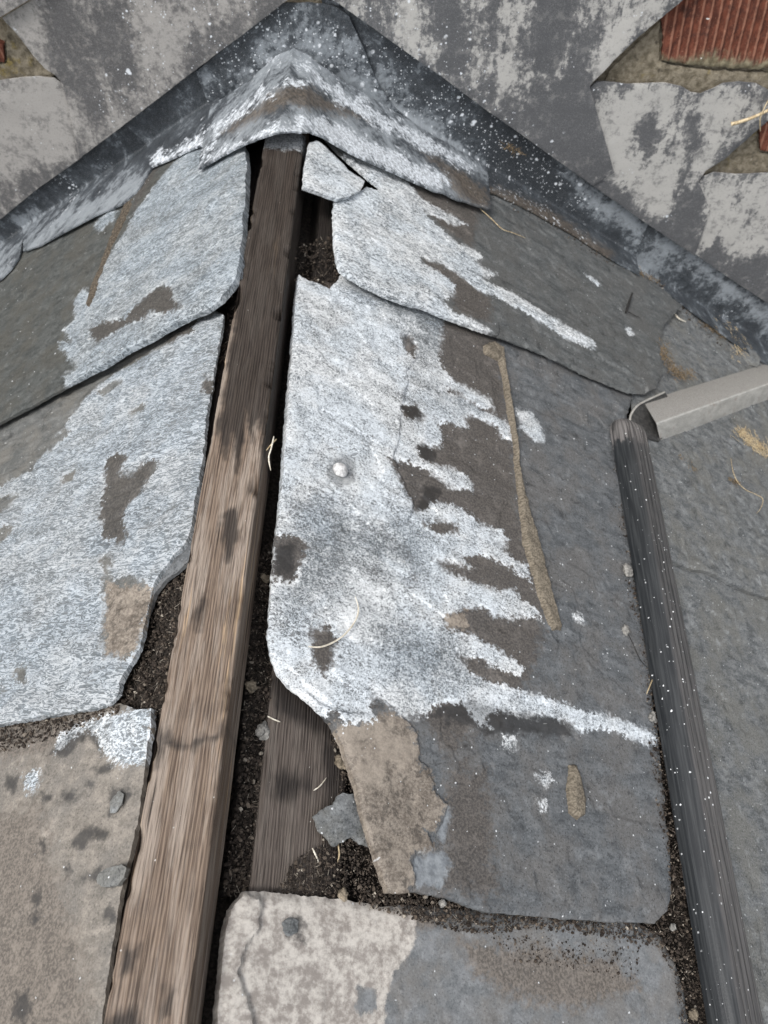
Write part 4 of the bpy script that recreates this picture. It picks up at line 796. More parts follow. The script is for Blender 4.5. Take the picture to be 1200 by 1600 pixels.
# ------------------------------------------------------------------ soil and grit in the gaps
ICO = None
def ico():
    global ICO
    if ICO is None:
        p = (1 + 5 ** 0.5) / 2
        v = np.array([(-1, p, 0), (1, p, 0), (-1, -p, 0), (1, -p, 0), (0, -1, p), (0, 1, p), (0, -1, -p), (0, 1, -p), (p, 0, -1), (p, 0, 1), (-p, 0, -1), (-p, 0, 1)], float); v /= np.linalg.norm(v[0])
        f = [(0, 11, 5), (0, 5, 1), (0, 1, 7), (0, 7, 10), (0, 10, 11), (1, 5, 9), (5, 11, 4), (11, 10, 2), (10, 7, 6), (7, 1, 8), (3, 9, 4), (3, 4, 2), (3, 2, 6), (3, 6, 8), (3, 8, 9), (4, 9, 5), (2, 4, 11), (6, 2, 10), (8, 6, 7), (9, 8, 1)]
        ICO = (v, f)
    return ICO
def grit(zone, fr, h, n, size, seed, label_kind='soil', pile=0.004, hf=None):
    rs = np.random.RandomState(seed); z = np.array(zone, float); lo, hi = z.min(0), z.max(0)
    pts = np.empty((0, 2))
    while len(pts) < n:
        c = rs.uniform(lo, hi, (n * 3, 2)); pts = np.vstack([pts, c[sdf(c, z) > rs.exponential(3, len(c)) - 6]])
    pts = pts[:n]; sd = np.maximum(sdf(pts, z), 0)
    uv = hit(pts, fr, h); hh = h + pile * np.minimum(sd / 14, 1) * rs.uniform(0.2, 1, n)
    C = fr.P(uv[:, 0], uv[:, 1], hh)
    v, f = ico(); nv = len(v)
    s = size * np.exp(rs.normal(0, 0.55, n)); s = np.minimum(s, size * 3.2)
    A = rs.normal(size=(n, 3, 3)); Q = np.linalg.qr(A)[0]
    sc = rs.uniform(0.35, 1.0, (n, 1, 3)) * s[:, None, None]
    fb = rs.uniform(size=n) < 0.07; sc[fb] = np.stack([rs.uniform(2.0, 4.5, fb.sum()), np.full(fb.sum(), 0.28), np.full(fb.sum(), 0.28)], 1)[:, None, :] * size
    sh = (rs.uniform(size=n) < 0.025) & ~fb; sc[sh] = np.stack([rs.uniform(1.6, 3.2, sh.sum()), rs.uniform(1.2, 2.4, sh.sum()), np.full(sh.sum(), 0.3)], 1)[:, None, :] * size
    P = (v[None] * (1 + rs.uniform(-0.25, 0.25, (n, nv, 1)))) * sc
    P = np.einsum('nij,nkj->nki', Q, P) + C[:, None, :]
    F_ = np.array(f); Fc = (F_[None] + (np.arange(n) * nv)[:, None, None]).reshape(-1, 3)
    tone = np.repeat(np.where(fb, rs.uniform(0.75, 0.95, n), rs.beta(1.4, 2.0, n)), nv)
    V = P.reshape(-1, 3)
    o = link_mesh('grit', V, Fc, M['grit'], attrs={'tone': tone}, uv=V[:, :2], smooth_ang=8)
    o['kind'] = 'stuff'; return o
def soil(zone, fr, h, seed, thick=0.012, amp=0.004):
    o = slab('soil', zone, fr, h, M['soil'], thick, 0.003, rag=0.002, relief=(amp, 70, 1), fine=amp * 0.35, edge=(0.003, 0.006), seed=seed); o['kind'] = 'stuff'; return o
Z1 = [(400, 880), (440, 820), (432, 900), (428, 1000), (440, 1060), (440, 1130), (425, 1230), (414, 1300), (400, 1400), (350, 1400), (368, 1300), (382, 1150), (392, 1000)]
soil(Z1, FR, -0.016, 81); grit(Z1, FR, -0.013, 4200, 0.0009, 82)
Z1b = [(466, 385), (500, 375), (532, 372), (536, 430), (500, 446), (460, 440)]
grit(Z1b, FR, -0.004, 500, 0.0012, 83, pile=0.005)
Z2 = [(520, 1140), (548, 1190), (566, 1250), (585, 1310), (612, 1400), (425, 1402), (440, 1385), (470, 1340), (500, 1325), (520, 1290), (535, 1240)]
grit(Z2, FR, -0.003, 3000, 0.0007, 84, pile=0.004)
Z8 = [(770, 287), (830, 320), (900, 362), (960, 402), (1000, 427), (1040, 448), (1036, 462), (995, 440), (950, 414), (890, 374), (820, 334), (765, 300)]
grit(Z8, FR, 0.0292, 900, 0.0009, 92, pile=0.002)
Z9 = [(1040, 452), (1100, 498), (1180, 556), (1180, 572), (1095, 512), (1036, 466)]
grit(Z9, FR, 0.0142, 400, 0.0009, 93, pile=0.002)
Z3 = [(590, 1396), (640, 1394), (700, 1404), (760, 1424), (850, 1434), (950, 1441), (1035, 1440), (1042, 1400), (1050, 1340), (1070, 1420), (1095, 1520), (1110, 1640), (1072, 1640), (1060, 1530), (1035, 1478), (940, 1458), (830, 1447), (760, 1456), (690, 1446), (640, 1430), (560, 1408)]
grit(Z3, FR, 0.0055, 4200, 0.0008, 85, pile=0.003)
Z3b = [(760, 1455), (900, 1462), (1000, 1480), (990, 1530), (900, 1510), (800, 1500)]
grit(Z3b, FR, 0.004, 500, 0.0006, 90, pile=0.0005)
Z4 = [(955, 720), (974, 850), (997, 1000), (1018, 1150), (1036, 1300), (1052, 1400), (1085, 1400), (1066, 1290), (1044, 1150), (1018, 1000), (988, 850), (966, 720)]
grit(Z4, FR, 0.0128, 3000, 0.0008, 86, pile=0.003)
Z5 = [(176, 1096), (196, 1056), (222, 1008), (238, 930), (285, 880), (302, 868), (292, 960), (272, 1050), (245, 1126), (232, 1104), (190, 1112)]
soil(Z5, FL, -0.005, 87); grit(Z5, FL, -0.002, 2600, 0.0009, 88)
Z6 = [(-40, 1142), (0, 1133), (80, 1120), (165, 1102), (186, 1108), (140, 1128), (70, 1152), (0, 1172), (-40, 1180)]
grit(Z6, FL, 0.005, 1200, 0.0008, 89, pile=0.003)
Z7 = [(355, 470), (372, 440), (380, 380), (386, 300), (395, 300), (388, 400), (372, 500), (345, 600), (335, 600), (346, 520)]
grit(Z7, FL, -0.004, 450, 0.0012, 91, pile=0.002)

# ------------------------------------------------------------------ mortar left from the ridge tiles
def mortar(outline, fr, h, label, seed, dome, mat='mortar', w=0.004):
    return tag(slab('mortar_strip', outline, fr, h, M[mat], 0.003, 0.0014, rag=0.0012, edge=(0, 0.002), relief=(0.0008, 90, 1), fine=0.0005, dome=(dome, w), seed=seed), label, 'mortar')
mortar([(753, 541), (768, 534), (786, 545), (792, 590), (801, 640), (806, 680), (813, 740), (824, 790), (839, 840), (852, 890), (864, 940), (874, 972), (877, 985), (862, 985), (851, 965), (839, 930), (828, 890), (817, 850), (811, 800), (805, 740), (799, 690), (793, 640), (786, 590), (779, 565), (757, 554)], FR, 0.014, 'long thin line of old mortar standing on the central slate', 101, 0.0065, w=0.004)
mortar([(890, 1196), (898, 1195), (906, 1215), (914, 1250), (913, 1275), (902, 1281), (889, 1270), (886, 1235)], FR, 0.0138, 'short lump of mortar on the dark part of the central slate', 102, 0.006, w=0.005)
mortar([(212, 268), (222, 260), (232, 268), (227, 285), (216, 312), (203, 338), (190, 362), (179, 385), (170, 410), (160, 440), (150, 465), (142, 483), (135, 480), (142, 455), (154, 425), (165, 395), (178, 362), (192, 330), (204, 296)], FL, 0.028, 'brown crumbling line of mortar on the upper left slate', 103, 0.0045, 'mortar_k', w=0.004)

# ------------------------------------------------------------------ black rail and grey bar
def rail_mat():
    g = G('black_ribbed_rail')                    # uv: u round the section, v along
    d = g.attr('dust'); st = g.noise(500, 4, 0.6, 0, g.scale(g.uv, (1, 0.03, 1))); b = g.noise(60, 5, 0.6)
    col = g.mix(g.ss(st, 0.35, 0.7), (0.012, 0.014, 0.016), (0.035, 0.038, 0.04))
    col = g.mix(g.math('MULTIPLY', d, g.ss(g.math('ADD', st, g.math('MULTIPLY', b, 0.3)), 0.4, 0.8, 0.45, 1.0)), col, (0.115, 0.109, 0.106))
    wn = g.attr('white'); wf = g.ss(g.math('ADD', wn, g.math('MULTIPLY', g.math('SUBTRACT', g.noise(260, 6, 0.7, 0, g.scale(g.uv, (1, 0.4, 1))), 0.5), 0.9)), 0.5, 0.7)
    col = g.mix(g.math('MULTIPLY', wf, 0.85), col, g.mix(g.ss(st, 0.38, 0.66), (0.035, 0.033, 0.032), (0.19, 0.178, 0.172)))
    sp = g.math('MAXIMUM', g.spots(100, 0.24, 0.22), g.spots(260, 0.34, 0.5)); sp = g.math('MULTIPLY', sp, g.ss(g.noise(12, 3), 0.36, 0.5))
    col = g.mix(sp, col, (0.75, 0.77, 0.78))
    return g.done(col, g.ss(d, 0, 1, 0.42, 0.8), g.bump(g.math('ADD', st, g.math('MULTIPLY', g.noise(500, 3), 0.4)), 0.4, 0.0007), spec=0.45)
def metal_mat():
    g = G('dull_galvanised_bar'); n = g.noise(70, 7, 0.65, 0.3, g.scale(g.uv, (0.5, 1, 1))); f = g.noise(500, 5, 0.7)
    col = g.mix(g.ss(n, 0.3, 0.7), (0.35, 0.34, 0.31), (0.52, 0.505, 0.465)); col = g.mix(g.ss(f, 0.35, 0.7, 0, 0.4), col, (0.15, 0.145, 0.135))
    col = g.mix(g.ss(g.noise(45, 6, 0.6), 0.58, 0.68, 0, 0.6), col, (0.27, 0.215, 0.18))
    col = g.mix(g.spots(85, 0.22, 0.25), col, (0.75, 0.78, 0.8)); col = g.mix(g.spots(240, 0.3, 0.2), col, (0.7, 0.72, 0.74))
    du = g.attr('dirt'); col = g.mix(g.math('MULTIPLY', du, g.ss(n, 0.3, 0.6, 0.75, 1.0)), col, g.mix(g.ss(f, 0.35, 0.65), (0.22, 0.21, 0.195), (0.36, 0.348, 0.325)))  # dusty top face tone, also standing in for its shading against the front
    col = g.mix(g.math('MULTIPLY', g.attr('pale'), g.ss(g.noise(120, 4), 0.35, 0.6, 0.2, 0.9)), col, (0.52, 0.52, 0.50))  # highlight on the middle arris, put into the colour
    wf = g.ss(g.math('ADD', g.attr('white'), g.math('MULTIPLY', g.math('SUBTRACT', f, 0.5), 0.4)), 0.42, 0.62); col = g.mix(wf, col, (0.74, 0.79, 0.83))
    return g.done(col, 0.62, g.bump(g.math('ADD', n, f), 0.3, 0.0007), spec=0.5)
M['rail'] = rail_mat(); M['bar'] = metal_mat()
M['bracket'] = plain_mat('dark_bracket', (0.03, 0.03, 0.03), (0.08, 0.078, 0.075), 200, 0.6, 0.4)
def ladder():
    HB = 0.0155
    e = hit([(958, 690), (1013, 1000), (1043, 1180), (1108, 1600)], FR, HB + 0.004)
    k, u0 = np.polyfit(e[:, 1], e[:, 0], 1)
    vtop = hit([(985, 660)], FR, HB + 0.012)[0][1]
    root = empty('roof_ladder', Vector(FR.P(u0 + k * 0.6, 0.6, HB)))
    tag(root, 'black ribbed rail with a grey square metal bar at its top end, on the slates', 'roof ladder')
    sec = [(0.0, 0.0, 0), (0.0005, 0.006, 0), (0.002, 0.013, 0.0), (0.005, 0.019, 0), (0.009, 0.0235, 0.05), (0.013, 0.026, 0.25)]
    u = 0.0145
    for r in range(4):
        sec += [(u, 0.0265, 0.75), (u + 0.0042, 0.0268, 0.85), (u + 0.0048, 0.0252, 0.1), (u + 0.0062, 0.0252, 0.1)]; u += 0.0067
    sec += [(u, 0.0262, 0.9), (u + 0.003, 0.0255, 1), (u + 0.0045, 0.022, 0.9), (u + 0.0048, 0.0, 0.5)]
    sec = np.array(sec); 
    # finer section
    fin = []
    for i in range(len(sec) - 1):
        for j in range(2): fin.append(sec[i] + (sec[i + 1] - sec[i]) * j / 2)
    fin.append(sec[-1]); sec = np.array(fin); K = len(sec)
    wd = sec[-1, 0]
    vv = np.concatenate([np.arange(-0.2, vtop - 0.03, 0.004), vtop - 0.03 * (1 - np.sin(np.linspace(0, math.pi / 2, 14)))])
    P, D, Wt, UV = [], [], [], []
    arc = np.r_[0, np.cumsum(np.linalg.norm(np.diff(sec[:, :2], axis=0), axis=1))]
    for v in vv:
        t = max(0, (v - (vtop - 0.03)) / 0.03); sh = math.sqrt(max(0.0, 1 - t * t * 0.97)) * 0.55 + 0.45 * (1 - t ** 3 * 0.75)
        uu = u0 + k * v + wd / 2 + (sec[:, 0] - wd / 2) * (0.45 + 0.55 * sh)
        hh = HB + sec[:, 1] * (0.35 + 0.65 * sh)
        hh = hh + 0.0003 * fbm(uu * 300, np.full(K, v * 20), 9, 2) * (sec[:, 1] > 0)
        P.append(FR.P(uu, np.full(K, v), hh)); D.append(sec[:, 2] * (0.8 + 0.2 * math.sin(v * 9))); Wt.append(np.full(K, float(smooth(vtop - 0.085, vtop - 0.03, v))) * 0.8); UV.append(np.stack([arc, np.full(K, v)], 1))
    n = len(vv); P = np.array(P).reshape(-1, 3); idx = np.arange(n * K).reshape(n, K)
    Fc = [[idx[j, i], idx[j, i + 1], idx[j + 1, i + 1], idx[j + 1, i]] for j in range(n - 1) for i in range(K - 1)]
    Fc += [[idx[j, K - 1], idx[j, 0], idx[j + 1, 0], idx[j + 1, K - 1]] for j in range(n - 1)]
    Fc.append(list(idx[-1])); Fc.append(list(idx[0])[::-1])
    link_mesh('rail', P, Fc, M['rail'], root, {'dust': np.concatenate(D), 'white': np.concatenate(Wt)}, np.concatenate(UV), smooth_ang=50)
    # hollow square bar
    HA = HB + 0.004; ROLL = math.radians(28)
    A = P3((1028, 661), FR, HA + 0.026); B = P3((1200, 600), FR, HA + 0.026)      # the middle arris
    t = B - A; t /= np.linalg.norm(t); n0 = FR.N; w0_ = np.cross(n0, t)           # w0_ points up the picture
    def edge_at(P, x):                                                            # where the line P + s t crosses picture column x
        q = np.array([P + t * sx_ for sx_ in np.linspace(-0.1, 0.5, 60)]); px, _ = project(q); return np.interp(x, px[:, 0], px[:, 1])
    best = None
    for rd in range(-40, 41, 4):
        r_ = math.radians(rd); nn = n0 * math.cos(r_) + w0_ * math.sin(r_); ww = w0_ * math.cos(r_) - n0 * math.sin(r_)
        for b1 in np.arange(0.022, 0.062, 0.004):
            e1 = abs(edge_at(A + ww * b1, 1040) - 614) + abs(edge_at(A + ww * b1, 1190) - 558)
            for b2 in np.arange(0.022, 0.062, 0.004):
                e2 = abs(edge_at(A - nn * b2, 1050) - 697) + abs(edge_at(A - nn * b2, 1190) - 651) + 120 * abs(b1 - b2)
                if best is None or e1 + e2 < best[0]: best = (e1 + e2, nn, ww, b1, b2, rd)
    _, nrm, w, bw, bh, _rd = best; wl = 0.003; L = 0.60
    A0 = A - nrm * bh
    ou = [(0, 0), (bw, 0), (bw, bh), (0, bh)]; inn = [(wl, wl), (bw - wl, wl), (bw - wl, bh - wl), (wl, bh - wl)]
    def start(q):                                                                 # mitred end: where each arris begins
        P = A0 + w * q[0] + nrm * q[1]; ss_ = np.linspace(-0.12, 0.2, 120); px, _ = project(np.array([P + t * a for a in ss_]))
        tx = 1011 + (px[:, 1] - 625) * 30 / 75.0
        d = px[:, 0] - tx; k = int(np.argmin(np.abs(d))); return float(np.clip(ss_[k], -0.06, 0.06))
    st = {q: start(q) for q in ((0, 0), (0, bh), (bw, bh))}
    sA, sU, sV = st[(0, bh)], (st[(bw, bh)] - st[(0, bh)]) / bw, (st[(0, bh)] - st[(0, 0)]) / bh
    off_ = lambda q: sA + sU * q[0] + sV * (q[1] - bh)
    def rnd(q, r, ns=3):
        o = []
        for i in range(4):
            p = np.array(q[i], float); a = np.array(q[i - 1], float); b = np.array(q[(i + 1) % 4], float)
            da = (a - p) / np.linalg.norm(a - p); db = (b - p) / np.linalg.norm(b - p)
            for j in range(ns + 1):
                th = j / ns; o.append(p + da * r * (1 - th) ** 1.6 + db * r * th ** 1.6)
        return np.array(o)
    ro, ri = rnd(ou, 0.0025), rnd(inn, 0.001); kk = len(ro)
    xs = np.linspace(0, L, 60); V = []; uvs = []
    for ring, sgn in ((ro, 1), (ri, -1)):
        for x in xs:
            for q in ring: V.append(A0 + t * (x + off_(q) * (1 - x / L)) + w * q[0] + nrm * q[1]); uvs.append((x, q[0] + q[1]))
    ns = len(xs); Fc = []
    for s in range(2):
        o0 = s * ns * kk
        for j in range(ns - 1):
            for i in range(kk):
                f = [o0 + j * kk + i, o0 + j * kk + (i + 1) % kk, o0 + (j + 1) * kk + (i + 1) % kk, o0 + (j + 1) * kk + i]
                Fc.append(f[::-1] if s else f)
    for e0, fl in ((0, 1), ((ns - 1) * kk, 0)):
        for i in range(kk):
            f = [e0 + i, e0 + (i + 1) % kk, ns * kk + e0 + (i + 1) % kk, ns * kk + e0 + i]; Fc.append(f[::-1] if fl else f)
    V = np.array(V); px, _ = project(V)
    wm_ = field(px / 1000, [[(1050, 622), (1060, 612), (1085, 612), (1090, 622), (1070, 632), (1056, 632)]], lambda p: np.array(p, float) / 1000, rng=0.012, warp=0.003)
    qq = np.tile(np.vstack([np.tile(ro, (len(xs), 1)), np.tile(ri, (len(xs), 1))]), (1, 1)); topf = (qq[:, 1] > bh - 0.0012) & (qq[:, 0] > 0.0016)  # topf: top face, dusty and painted duller so the front looks brighter lit
    arr = np.exp(-((qq[:, 0] - 0.0005) ** 2 + (qq[:, 1] - bh + 0.0005) ** 2) / 0.0012 ** 2)  # painted highlight along the middle arris
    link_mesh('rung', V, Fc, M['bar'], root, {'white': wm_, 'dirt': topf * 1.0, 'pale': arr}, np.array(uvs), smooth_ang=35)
    slab('bracket', [(985, 656), (988, 645), (996, 635), (1010, 627), (1040, 613), (1046, 625), (1046, 640), (1042, 676), (1030, 690), (1018, 686), (1004, 676), (992, 668)], FR, HB + 0.004, M['bracket'], 0.004, 0.003, rag=0.0001, parent=root, seed=111, masks={'white': []},
         edge=(0.0, 0.0012), relief=(0.0002, 20, 1), fine=0.0)
    c = spline([P3(p, FR, HB + 0.006) for p in ((984, 660), (986, 648), (996, 634), (1012, 625), (1038, 613))], 6); V, Fc = tube(c, 0.0016, 8)
    link_mesh('bracket_rim', V, Fc, M['bar'], root, {'white': np.zeros(len(V))}, V[:, :2])
ladder()

# ------------------------------------------------------------------ small loose things
def stone(px, fr, h, size, mat, label, seed, flat=0.55, name='stone_chip', cat='stone', ang=0.0, elong=1.0):
    v, f = ico(); V = v.copy(); F_ = [list(q) for q in f]
    for _ in range(2):                                     # subdivide
        mid = {}; nf = []; V = list(V)
        def m_(a, b):
            k = (min(a, b), max(a, b))
            if k not in mid: p = np.array(V[a]) + np.array(V[b]); V.append(p / np.linalg.norm(p)); mid[k] = len(V) - 1
            return mid[k]
        for a, b, c in F_: ab, bc, ca = m_(a, b), m_(b, c), m_(c, a); nf += [[a, ab, ca], [b, bc, ab], [c, ca, bc], [ab, bc, ca]]
        F_ = nf; V = np.array(V)
    d = 1 + (0.10 if name == 'nail' else 0.65) * fbm(V[:, 0] * 1.6 + seed, V[:, 1] * 1.6 + V[:, 2] * 1.3, seed, 3)
    V = V * d[:, None]
    uv = hit([px], fr, h)[0]; ca, sa = math.cos(ang), math.sin(ang)
    x = V[:, 0] * size * elong; y = V[:, 1] * size
    P = fr.P(uv[0] + x * ca - y * sa, uv[1] + x * sa + y * ca, h + (V[:, 2] + 0.55) * size * flat)
    if np.cross(fr.U, fr.V) @ fr.N < 0: F_ = [q[::-1] for q in F_]
    o = link_mesh(name, P, F_, M[mat], uv=P[:, :2], smooth_ang=28)
    return tag(o, label, cat)
def chip(outline, fr, h, mat, label, seed, thick=0.003, name='slate_flake', cat='slate flake', masks=None, tilt=(0, 0)):
    return tag(slab(name, outline, fr, h, M[mat], thick, 0.0014, rag=0.0012, edge=(0.0006, 0.0015), relief=(0.0006, 90, 1), seed=seed, masks=masks, tilt=tilt), label, cat)
chip([(490, 1276), (500, 1266), (512, 1260), (522, 1258), (528, 1244), (538, 1238), (552, 1240), (560, 1258), (566, 1280), (580, 1305), (585, 1325), (562, 1318), (550, 1308), (538, 1315), (522, 1322), (510, 1310), (498, 1298)], FR, 0.003, 'slate_g', 'ragged grey slate flake lying on the timber behind the torn slate edge', 121)
chip([(149, 1374), (155, 1362), (168, 1356), (190, 1350), (196, 1356), (192, 1370), (180, 1384), (160, 1384), (150, 1380)], FL, 0.0085, 'slate_g', 'pale grey slate flake at the edge of the sandy slate', 122, thick=0.004)
chip([(169, 1255), (176, 1242), (186, 1236), (193, 1240), (190, 1256), (180, 1268), (171, 1270)], FL, 0.0055, 'slate_g', 'small oval blue grey flake on the sandy slate', 123, thick=0.0015)
chip([(442, 1440), (455, 1434), (467, 1440), (466, 1456), (452, 1463), (443, 1454)], FR, 0.0055, 'slate_g', 'bluish flake stuck on the marbled slate', 124, thick=0.0015)
chip([(1157, 552), (1166, 540), (1180, 548), (1190, 560), (1184, 574), (1166, 566)], FR, 0.020, 'slate_g', 'small pale slate splinter behind the metal bar', 125, thick=0.002, tilt=(0.2, 0.1))
stone((408, 1142), FR, -0.010, 0.0052, 'stone', 'oval grey pebble in the soil beside the timber', 131, 0.8, ang=1.4, elong=1.35)
stone((392, 1073), FR, -0.012, 0.0050, 'tan', 'brownish pebble in the soil gap, above the oval grey one', 132, 0.8)
stone((532, 1193), FR, -0.002, 0.0058, 'tan', 'tan stone under the curved edge of the broken slate', 133, 0.8)
stone((535, 1398), FR, 0.001, 0.0042, 'tan', 'small tan stone above the marbled slate', 134, 0.7)
stone((977, 984), FR, 0.0145, 0.0062, 'stone', 'white chip of stone at the head of a crack beside the rail', 135, 0.45)
stone((979, 893), FR, 0.0145, 0.0062, 'stone', 'grey pebble in the dirt beside the upper rail', 136, 0.6, ang=1.5, elong=1.4)
stone((1018, 1122), FR, 0.015, 0.0050, 'stone', 'grey pebble in the dirt beside the middle of the rail', 137, 0.6)
stone((690, 1412), FR, 0.008, 0.0032, 'stone', 'small white stone in the grit below the central slate', 138, 0.7)
stone((1050, 1449), FR, 0.009, 0.0034, 'stone', 'pale stone in the grit beside the lower rail', 139, 0.7)
stone((1082, 1586), FR, 0.009, 0.0044, 'tan', 'tan pebble in the grit at the bottom by the rail', 140, 0.7)
stone((413, 905), FR, -0.010, 0.0045, 'tan', 'dark pebble in the gap right of the timber', 141, 0.8)
stone((530, 736), FR, 0.0175, 0.0080, 'nail', 'rounded whitish nail head in the middle of the central slate', 142, 0.6, 'nail', 'nail') if 'nail' in M else None

def strand(pts, fr, r, mat, label, name='straw', cat='straw', taper=None, group=None):
    uvh = []
    for (x, y, h) in pts:
        uv = hit([(x, y)], fr, h)[0]; uvh.append(fr.P(uv[0], uv[1], h))
    c = spline(uvh, 8); n = len(c)
    tp = np.interp(np.linspace(0, 1, n), *(taper or ([0, 0.15, 0.8, 1], [0.5, 1, 0.9, 0.3])))
    V, Fc = tube(c, r, 7, tp)
    return tag(link_mesh(name, V, Fc, M[mat], uv=V[:, :2], smooth_ang=60), label, cat, group)
strand([(482, 1010, 0.0165), (500, 1011, 0.0175), (520, 1004, 0.018), (540, 990, 0.019), (556, 968, 0.019), (560, 950, 0.0185), (555, 932, 0.0165)], FR, 0.0009, 'straw_w', 'curved pale straw on the white part of the central slate')
strand([(750, 326, 0.033), (768, 342, 0.032), (785, 358, 0.0315), (802, 364, 0.0315), (821, 372, 0.0305)], FR, 0.0007, 'straw', 'thin dry stalk below the right tip of the saddle')
strand([(988, 458, 0.038), (982, 475, 0.034), (978, 488, 0.0315)], FR, 0.0022, 'twig', 'short black twig on the upper right slate', 'twig', 'twig', taper=([0, 0.5, 1], [0.6, 1, 0.8]))
strand([(980, 486, 0.0315), (990, 492, 0.0315), (1000, 496, 0.031)], FR, 0.0007, 'twig', 'thin black sprig at the foot of the short twig', 'twig', 'twig')
strand([(1142, 716, 0.018), (1145, 735, 0.020), (1152, 752, 0.018), (1165, 765, 0.017), (1180, 772, 0.017), (1192, 780, 0.018), (1188, 795, 0.018), (1181, 803, 0.016)], FR, 0.0006, 'straw', 'wiry dry root curling below the metal bar')
strand([(1022, 1056, 0.016), (1016, 1070, 0.018), (1010, 1085, 0.016)], FR, 0.0007, 'straw', 'short dry stem beside the middle of the rail')
strand([(981, 990, 0.015), (990, 1008, 0.015), (1000, 1030, 0.015), (1012, 1044, 0.016)], FR, 0.0006, 'twig', 'thin dark stem running from the white stone chip to the rail', 'twig', 'twig')
strand([(418, 1119, -0.006), (428, 1124, -0.005), (438, 1128, -0.004)], FR, 0.0007, 'straw_w', 'short pale straw in the gap beside the timber')
strand([(428, 682, 0.003), (424, 700, 0.005), (420, 715, 0.004), (423, 735, 0.002)], FT, 0.0008, 'straw_w', 'pale fibre caught on the right edge of the ridge timber', 'fibre', 'fibre')
strand([(432, 686, 0.001), (426, 692, 0.004), (416, 704, 0.003)], FT, 0.0007, 'straw', 'golden splinter across the right edge of the ridge timber', 'fibre', 'fibre')
strand([(1090, 1437, 0.010), (1084, 1446, 0.013), (1080, 1452, 0.010)], FR, 0.0008, 'straw', 'short yellow straw beside the lower rail')
strand([(1143, 194, 0.030), (1158, 190, 0.034), (1180, 182, 0.034), (1215, 165, 0.03)], FW, 0.0030, 'straw', 'thick dry stalk lying on the white blotched lead', 'twig', 'twig', taper=([0, 0.1, 1], [1.1, 0.9, 0.7]))
strand([(1188, 205, 0.030), (1188, 185, 0.034), (1196, 165, 0.034), (1205, 150, 0.030)], FW, 0.0010, 'straw', 'thin stalk crossing the thick one at the right edge', 'twig', 'twig')

def tuft(pxs, fr, h, n, length, label, seed, mat='moss', spread=6, name='dead_moss', r=0.00032):
    rs = random.Random(seed); parts = []
    for i in range(n):
        a = rs.random() * (len(pxs) - 1); k = int(a); t = a - k
        x = pxs[k][0] * (1 - t) + pxs[k + 1][0] * t + rs.gauss(0, spread); y = pxs[k][1] * (1 - t) + pxs[k + 1][1] * t + rs.gauss(0, spread * 0.6)
        uv = hit([(x, y)], fr, h)[0]; an = rs.random() * 6.28; L = length * rs.uniform(0.3, 1.2); el = rs.uniform(0.0, 0.7)
        pts = [fr.P(uv[0] + math.cos(an) * L * s, uv[1] + math.sin(an) * L * s, h + 0.0005 + L * el * (s - s * s * 0.6)) for s in (0, 0.35, 0.7, 1)]
        parts.append(tube(np.array(pts), r * rs.uniform(0.6, 1.6), 4, [1, 0.9, 0.7, 0.3]))
    V, Fc = merge(parts)
    return tag(link_mesh(name, V, Fc, M[mat], uv=V[:, :2], smooth_ang=60), label, 'dead moss', 'tufts of dead moss on the right slope')
tuft([(1030, 538), (1038, 555), (1050, 575), (1062, 588), (1080, 585)], FR, 0.026, 420, 0.010, 'dead moss tuft just behind the free end of the metal bar', 151)
tuft([(1155, 672), (1168, 685), (1185, 698), (1205, 715)], FR, 0.015, 420, 0.012, 'pale dead moss tuft under the metal bar at the right edge', 152, 'straw')
tuft([(958, 402), (985, 418), (1005, 430), (1025, 440)], FR, 0.030, 160, 0.009, 'dead moss along the foot of the dark lead, above the black twig', 153, 'moss', 3)
tuft([(1130, 500), (1145, 515), (1160, 540), (1150, 560)], FR, 0.018, 160, 0.012, 'wispy dead moss at the foot of the lead near the right edge', 154, 'straw', 6)
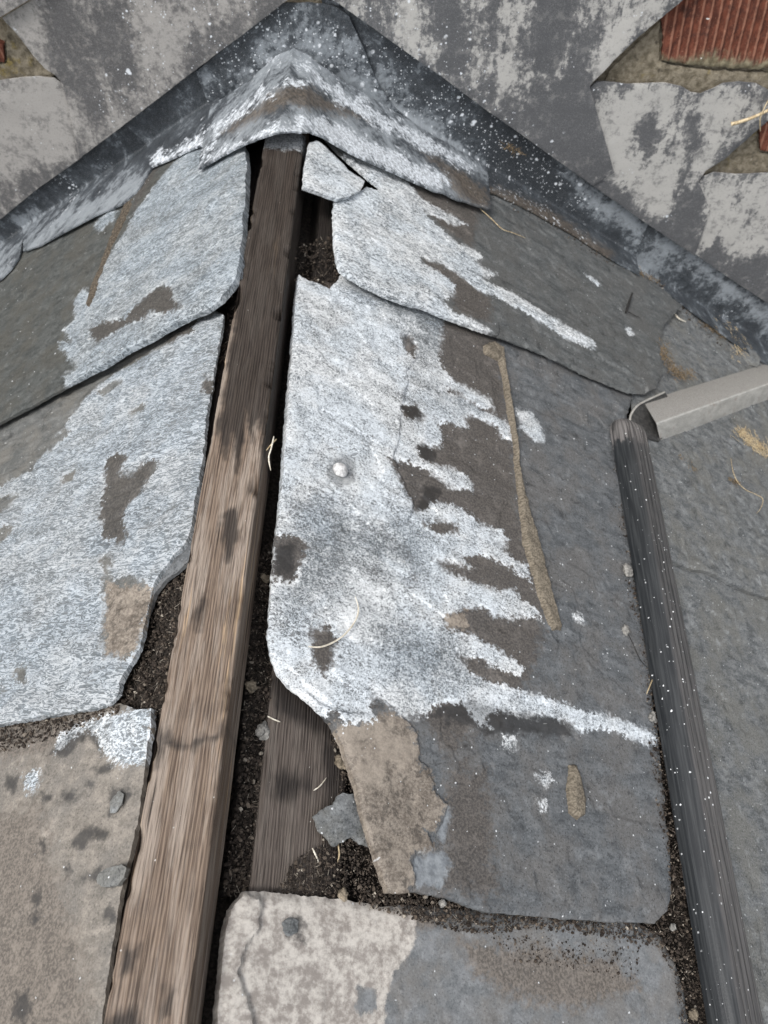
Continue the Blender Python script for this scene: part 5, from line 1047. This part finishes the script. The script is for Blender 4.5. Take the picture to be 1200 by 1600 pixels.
tuft([(1060, 712), (1075, 725), (1086, 738)], FR, 0.015, 60, 0.006, 'small curl of dead moss on the grey slate below the metal bar', 155, 'moss', 3)
tuft([(1140, 748), (1152, 756)], FR, 0.015, 60, 0.006, 'little brown moss clump at the wiry root', 156, 'moss', 3)
tuft([(880, 340), (905, 352), (900, 360), (870, 345)], FR, 0.030, 80, 0.008, 'dead moss scrap on the upper edge of the upper right slate', 157, 'moss', 3)

stone((1, 648), FL, 0.014, 0.012, 'plastic', 'crumpled black scrap at the left edge, between the two left slates', 143, 0.6, 'plastic_scrap', 'scrap')

tuft([(778, 296), (800, 306), (830, 322), (850, 335)], FR, 0.030, 140, 0.008, 'thin dead moss line at the foot of the dotted lead, by the saddle tip', 158, 'moss', 4)
tuft([(912, 372), (940, 390), (955, 402)], FR, 0.030, 120, 0.009, 'dead moss line under the long dark lead soaker, halfway along it', 159, 'straw', 3)
tuft([(1095, 505), (1115, 516), (1130, 530)], FR, 0.0165, 90, 0.008, 'few dry moss strands on the grey slate behind the metal bar', 160, 'moss', 4)
tuft([(788, 225), (800, 230), (806, 240)], FW, 0.012, 40, 0.010, 'dry plant scrap hanging under the edge of the dark streaked lead', 161, 'moss', 4)
strand([(1052, 486, 0.0165), (1060, 497, 0.018), (1072, 503, 0.0165)], FR, 0.0013, 'straw_w', 'small pale bent stalk on the grey slate below the right lead')
strand([(1130, 495, 0.0165), (1142, 520, 0.020), (1150, 545, 0.0165)], FR, 0.0006, 'straw', 'fine dry stalk near the foot of the right lead')
strand([(490, 1235, -0.003), (500, 1228, -0.002), (510, 1215, -0.003)], FR, 0.0005, 'straw_w', 'hair thin straw on the lower roof timber above the ragged flake')
strand([(488, 1325, -0.003), (494, 1338, -0.001), (498, 1348, -0.002)], FR, 0.0007, 'straw_w', 'short crooked straw in the dirt below the ragged flake')
strand([(528, 1318, -0.002), (530, 1335, 0.0), (527, 1350, -0.002)], FR, 0.0007, 'straw', 'upright dry straw in the dirt left of the torn slate edge')
